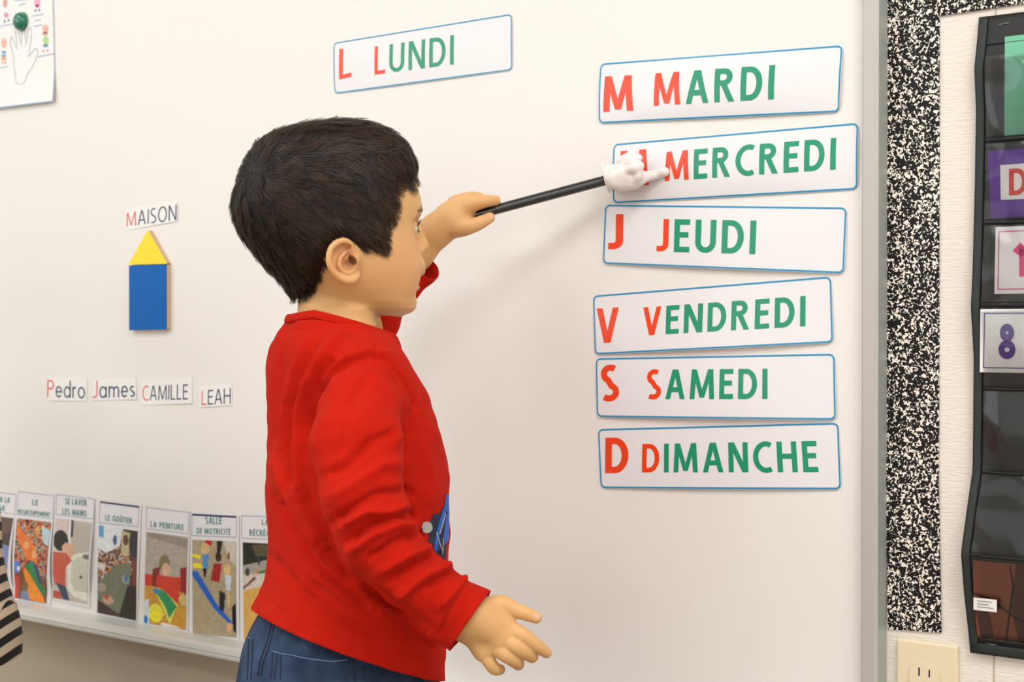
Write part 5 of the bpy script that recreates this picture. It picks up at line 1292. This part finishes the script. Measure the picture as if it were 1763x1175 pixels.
gc2 = n3(K(750,620)); V, Q = GL.mesh(gc2-[.055,.055,.045], gc2+[.065,.05,.045], .0010); V[:, 1] = np.minimum(V[:, 1], -D_B-.0012)
mesh_np('white_hand', V, Q, M_glove, pt_)

# ================================================================== second child at the left edge
ZK = 2.12
def T(px, py, dz=0): return P(px, py, ZK+dz)
kid = empty('person', Vector((T(-135, 800).x, T(-135, 800).y, 0))); tag(kid, 'child in a black and cream striped tunic at the left edge of the picture', 'person')
tr = lambda r: PR(r, ZK)
b0 = Vector((T(-135, 800).x, T(-135, 800).y, 0)); kf_ = Vector((RT.x, RT.y, 0)); ks = Vector((Fh.x, Fh.y, 0))
KB = Body()
KB.ell(b0+UZ*.84, (.082,.070,.095), (kf_, ks, UZ), .01); KB.cap(b0+UZ*.70-kf_*.0, b0+UZ*.78, .036, .036, .012); KB.cap(b0+UZ*.84+kf_*.075, b0+UZ*.815+kf_*.088, .007, .009, .008)
for s_ in (1, -1): KB.ell(b0+UZ*.84+ks*.070*s_-kf_*.005, (.014,.008,.020), (kf_, ks, UZ), .004); 
KB.ell(b0+UZ*.775+kf_*.05, (.025,.03,.02), (kf_, ks, UZ), .012)
KB.ell(b0+UZ*.55, (.072,.09,.14), (kf_, ks, UZ), .02)
for s_ in (1, -1):
    sh_ = b0+UZ*.665+ks*.105*s_; el = b0+UZ*.53+ks*.125*s_-kf_*.02; wr = b0+UZ*.41+ks*.115*s_+kf_*.03
    KB.cap(sh_, el, .028, .024, .01); KB.cap(el, wr, .023, .017, .008); KB.ell(wr-UZ*.025, (.020,.011,.024), (kf_, ks, UZ), .006)
    for q in range(4): KB.cap(wr-UZ*.04+kf_*(-.014+.0095*q), wr-UZ*(.068-.003*abs(q-1.5))+kf_*(-.014+.0105*q)+ks*(-.004*s_), .0056, .0045, .003)
    KB.cap(wr-UZ*.02+kf_*.016, wr-UZ*.045+kf_*.030, .0062, .005, .004)
    KB.cap(b0+UZ*.40+ks*.045*s_+kf_*.02, b0+UZ*.2+ks*.052*s_+kf_*.03, .045, .034, .02); KB.cap(b0+UZ*.2+ks*.052*s_+kf_*.03, b0+UZ*.05+ks*.052*s_, .033, .024, .01)
V, Q = KB.mesh(n3(b0)+[-.22,-.22,.03], n3(b0)+[.22,.22,.96], .0045)
mesh_np('body', relax(V, Q, 1), Q, mat('second_child_skin', lin(222,172,134), .55), kid)
for s_ in (1, -1):
    e = uvsphere('eye', b0+UZ*.842+kf_*.0705+ks*.028*s_, .0105, (kf_, ks, UZ), M_white, kid); uvsphere('iris', b0+UZ*.842+kf_*.0712+ks*.028*s_, .0102, (kf_, ks, UZ), M_iris, e, zmin=.5)
KH = Body(); KH.ell(b0+UZ*.865-kf_*.012, (.088,.080,.090), (kf_, ks, UZ), .01); KH.ell(b0+UZ*.80+kf_*.075, (.075,.075,.085), (kf_, ks, UZ), .01, '-')
V, Q = KH.mesh(n3(b0)+[-.15,-.15,.72], n3(b0)+[.15,.15,1.0], .005); mesh_np('hair', V, Q, M_cap, kid)
# tunic: right outline from the photograph
kx = [(700, -30), (760, -24), (830, -14), (900, -6), (960, -3), (985, 1), (1010, 6), (1035, 13), (1060, 22), (1085, 27), (1110, 29), (1140, 28)]
KT = Body(); zk = [T(0, y).z for y, _ in kx][::-1]; wk = [((x+135)/(FPX/ZK)) for _, x in kx][::-1]; fk = spl(zk, wk)
def tun(X):
    d = X-n3(b0); u = d@n3(kf_); r = d@n3(ks); z = X[..., 2]; a = fk(z); b = np.maximum(a*1.05, .08)
    return np.maximum((np.hypot(u/a, r/b)-1)*np.minimum(a, b), np.maximum(z-.70, zk[0]-z))
KT.fn(tun, n3(b0)+[-.2,-.2,zk[0]], n3(b0)+[.2,.2,.74], .02)
for s_ in (1, -1):
    sh_ = b0+UZ*.665+ks*.10*s_; el = b0+UZ*.53+ks*.125*s_-kf_*.02; wr = b0+UZ*.43+ks*.117*s_+kf_*.025
    KT.cap(sh_, el, .038, .034, .02); KT.cap(el, wr, .033, .026, .008)
V, Q = KT.mesh(n3(b0)+[-.22,-.22,.25], n3(b0)+[.22,.22,.76], .0045); V = relax(V, Q, 1)
V, Q = trim(V, Q, lambda X: X[:, 2]-zk[0]-.004)
def stripe():
    m = mat('striped_knit', (0,0,0,1), .85, bump=600, bstr=.3); nt = m.node_tree; b = nt.nodes['Principled BSDF']
    g_ = nt.nodes.new('ShaderNodeNewGeometry'); dt = nt.nodes.new('ShaderNodeVectorMath'); dt.operation = 'DOT_PRODUCT'
    k_ = UZ*1.0-kf_*.75; dt.inputs[1].default_value = k_; nt.links.new(g_.outputs['Position'], dt.inputs[0])
    d2 = nt.nodes.new('ShaderNodeVectorMath'); d2.operation = 'DOT_PRODUCT'; d2.inputs[1].default_value = kf_; nt.links.new(g_.outputs['Position'], d2.inputs[0])
    gt = nt.nodes.new('ShaderNodeMath'); gt.operation = 'GREATER_THAN'; gt.inputs[1].default_value = (T(13, 1080).dot(kf_)); nt.links.new(d2.outputs['Value'], gt.inputs[0])
    ma = nt.nodes.new('ShaderNodeMath'); ma.operation = 'MULTIPLY'; ma.inputs[1].default_value = .5; nt.links.new(gt.outputs[0], ma.inputs[0])
    mb = nt.nodes.new('ShaderNodeMath'); mb.operation = 'MULTIPLY_ADD'; mb.inputs[1].default_value = 1/.026; nt.links.new(dt.outputs['Value'], mb.inputs[0]); nt.links.new(ma.outputs[0], mb.inputs[2])
    fr = nt.nodes.new('ShaderNodeMath'); fr.operation = 'FRACT'; nt.links.new(mb.outputs[0], fr.inputs[0])
    cr = nt.nodes.new('ShaderNodeValToRGB'); cr.color_ramp.interpolation = 'CONSTANT'; cr.color_ramp.elements[0].color = lin(18,17,18); cr.color_ramp.elements[1].position = .5; cr.color_ramp.elements[1].color = lin(206,188,164)
    nt.links.new(fr.outputs[0], cr.inputs[0]); nt.links.new(cr.outputs[0], b.inputs['Base Color']); return m
mesh_np('striped_tunic', V, Q, stripe(), kid)
M_blk = mat('black_leggings', lin(20,20,24), .8)
KL = Body()
for s_ in (1, -1): KL.cap(b0+UZ*.42+ks*.045*s_+kf_*.02, b0+UZ*.2+ks*.052*s_+kf_*.03, .062, .045, .02); KL.cap(b0+UZ*.2+ks*.052*s_+kf_*.03, b0+UZ*.05+ks*.052*s_, .045, .034, .01)
V, Q = KL.mesh(n3(b0)+[-.2,-.2,.04], n3(b0)+[.2,.2,.42], .005); mesh_np('leggings', V, Q, M_blk, kid)
for s_ in (1, -1):
    S = Body(); t0 = b0+ks*.052*s_
    S.cap(t0-kf_*.02+UZ*.03, t0+kf_*.085+UZ*.024, .031, .024, .01); S.cap(t0+UZ*.04, t0+UZ*.075, .034, .036, .01)
    V, Q = S.mesh(n3(t0)-[.14,.14,.02], n3(t0)+[.14,.14,.12], .005); V[:, 2] = np.maximum(V[:, 2], .0005); mesh_np('shoe', V, Q, M_shoe, kid)
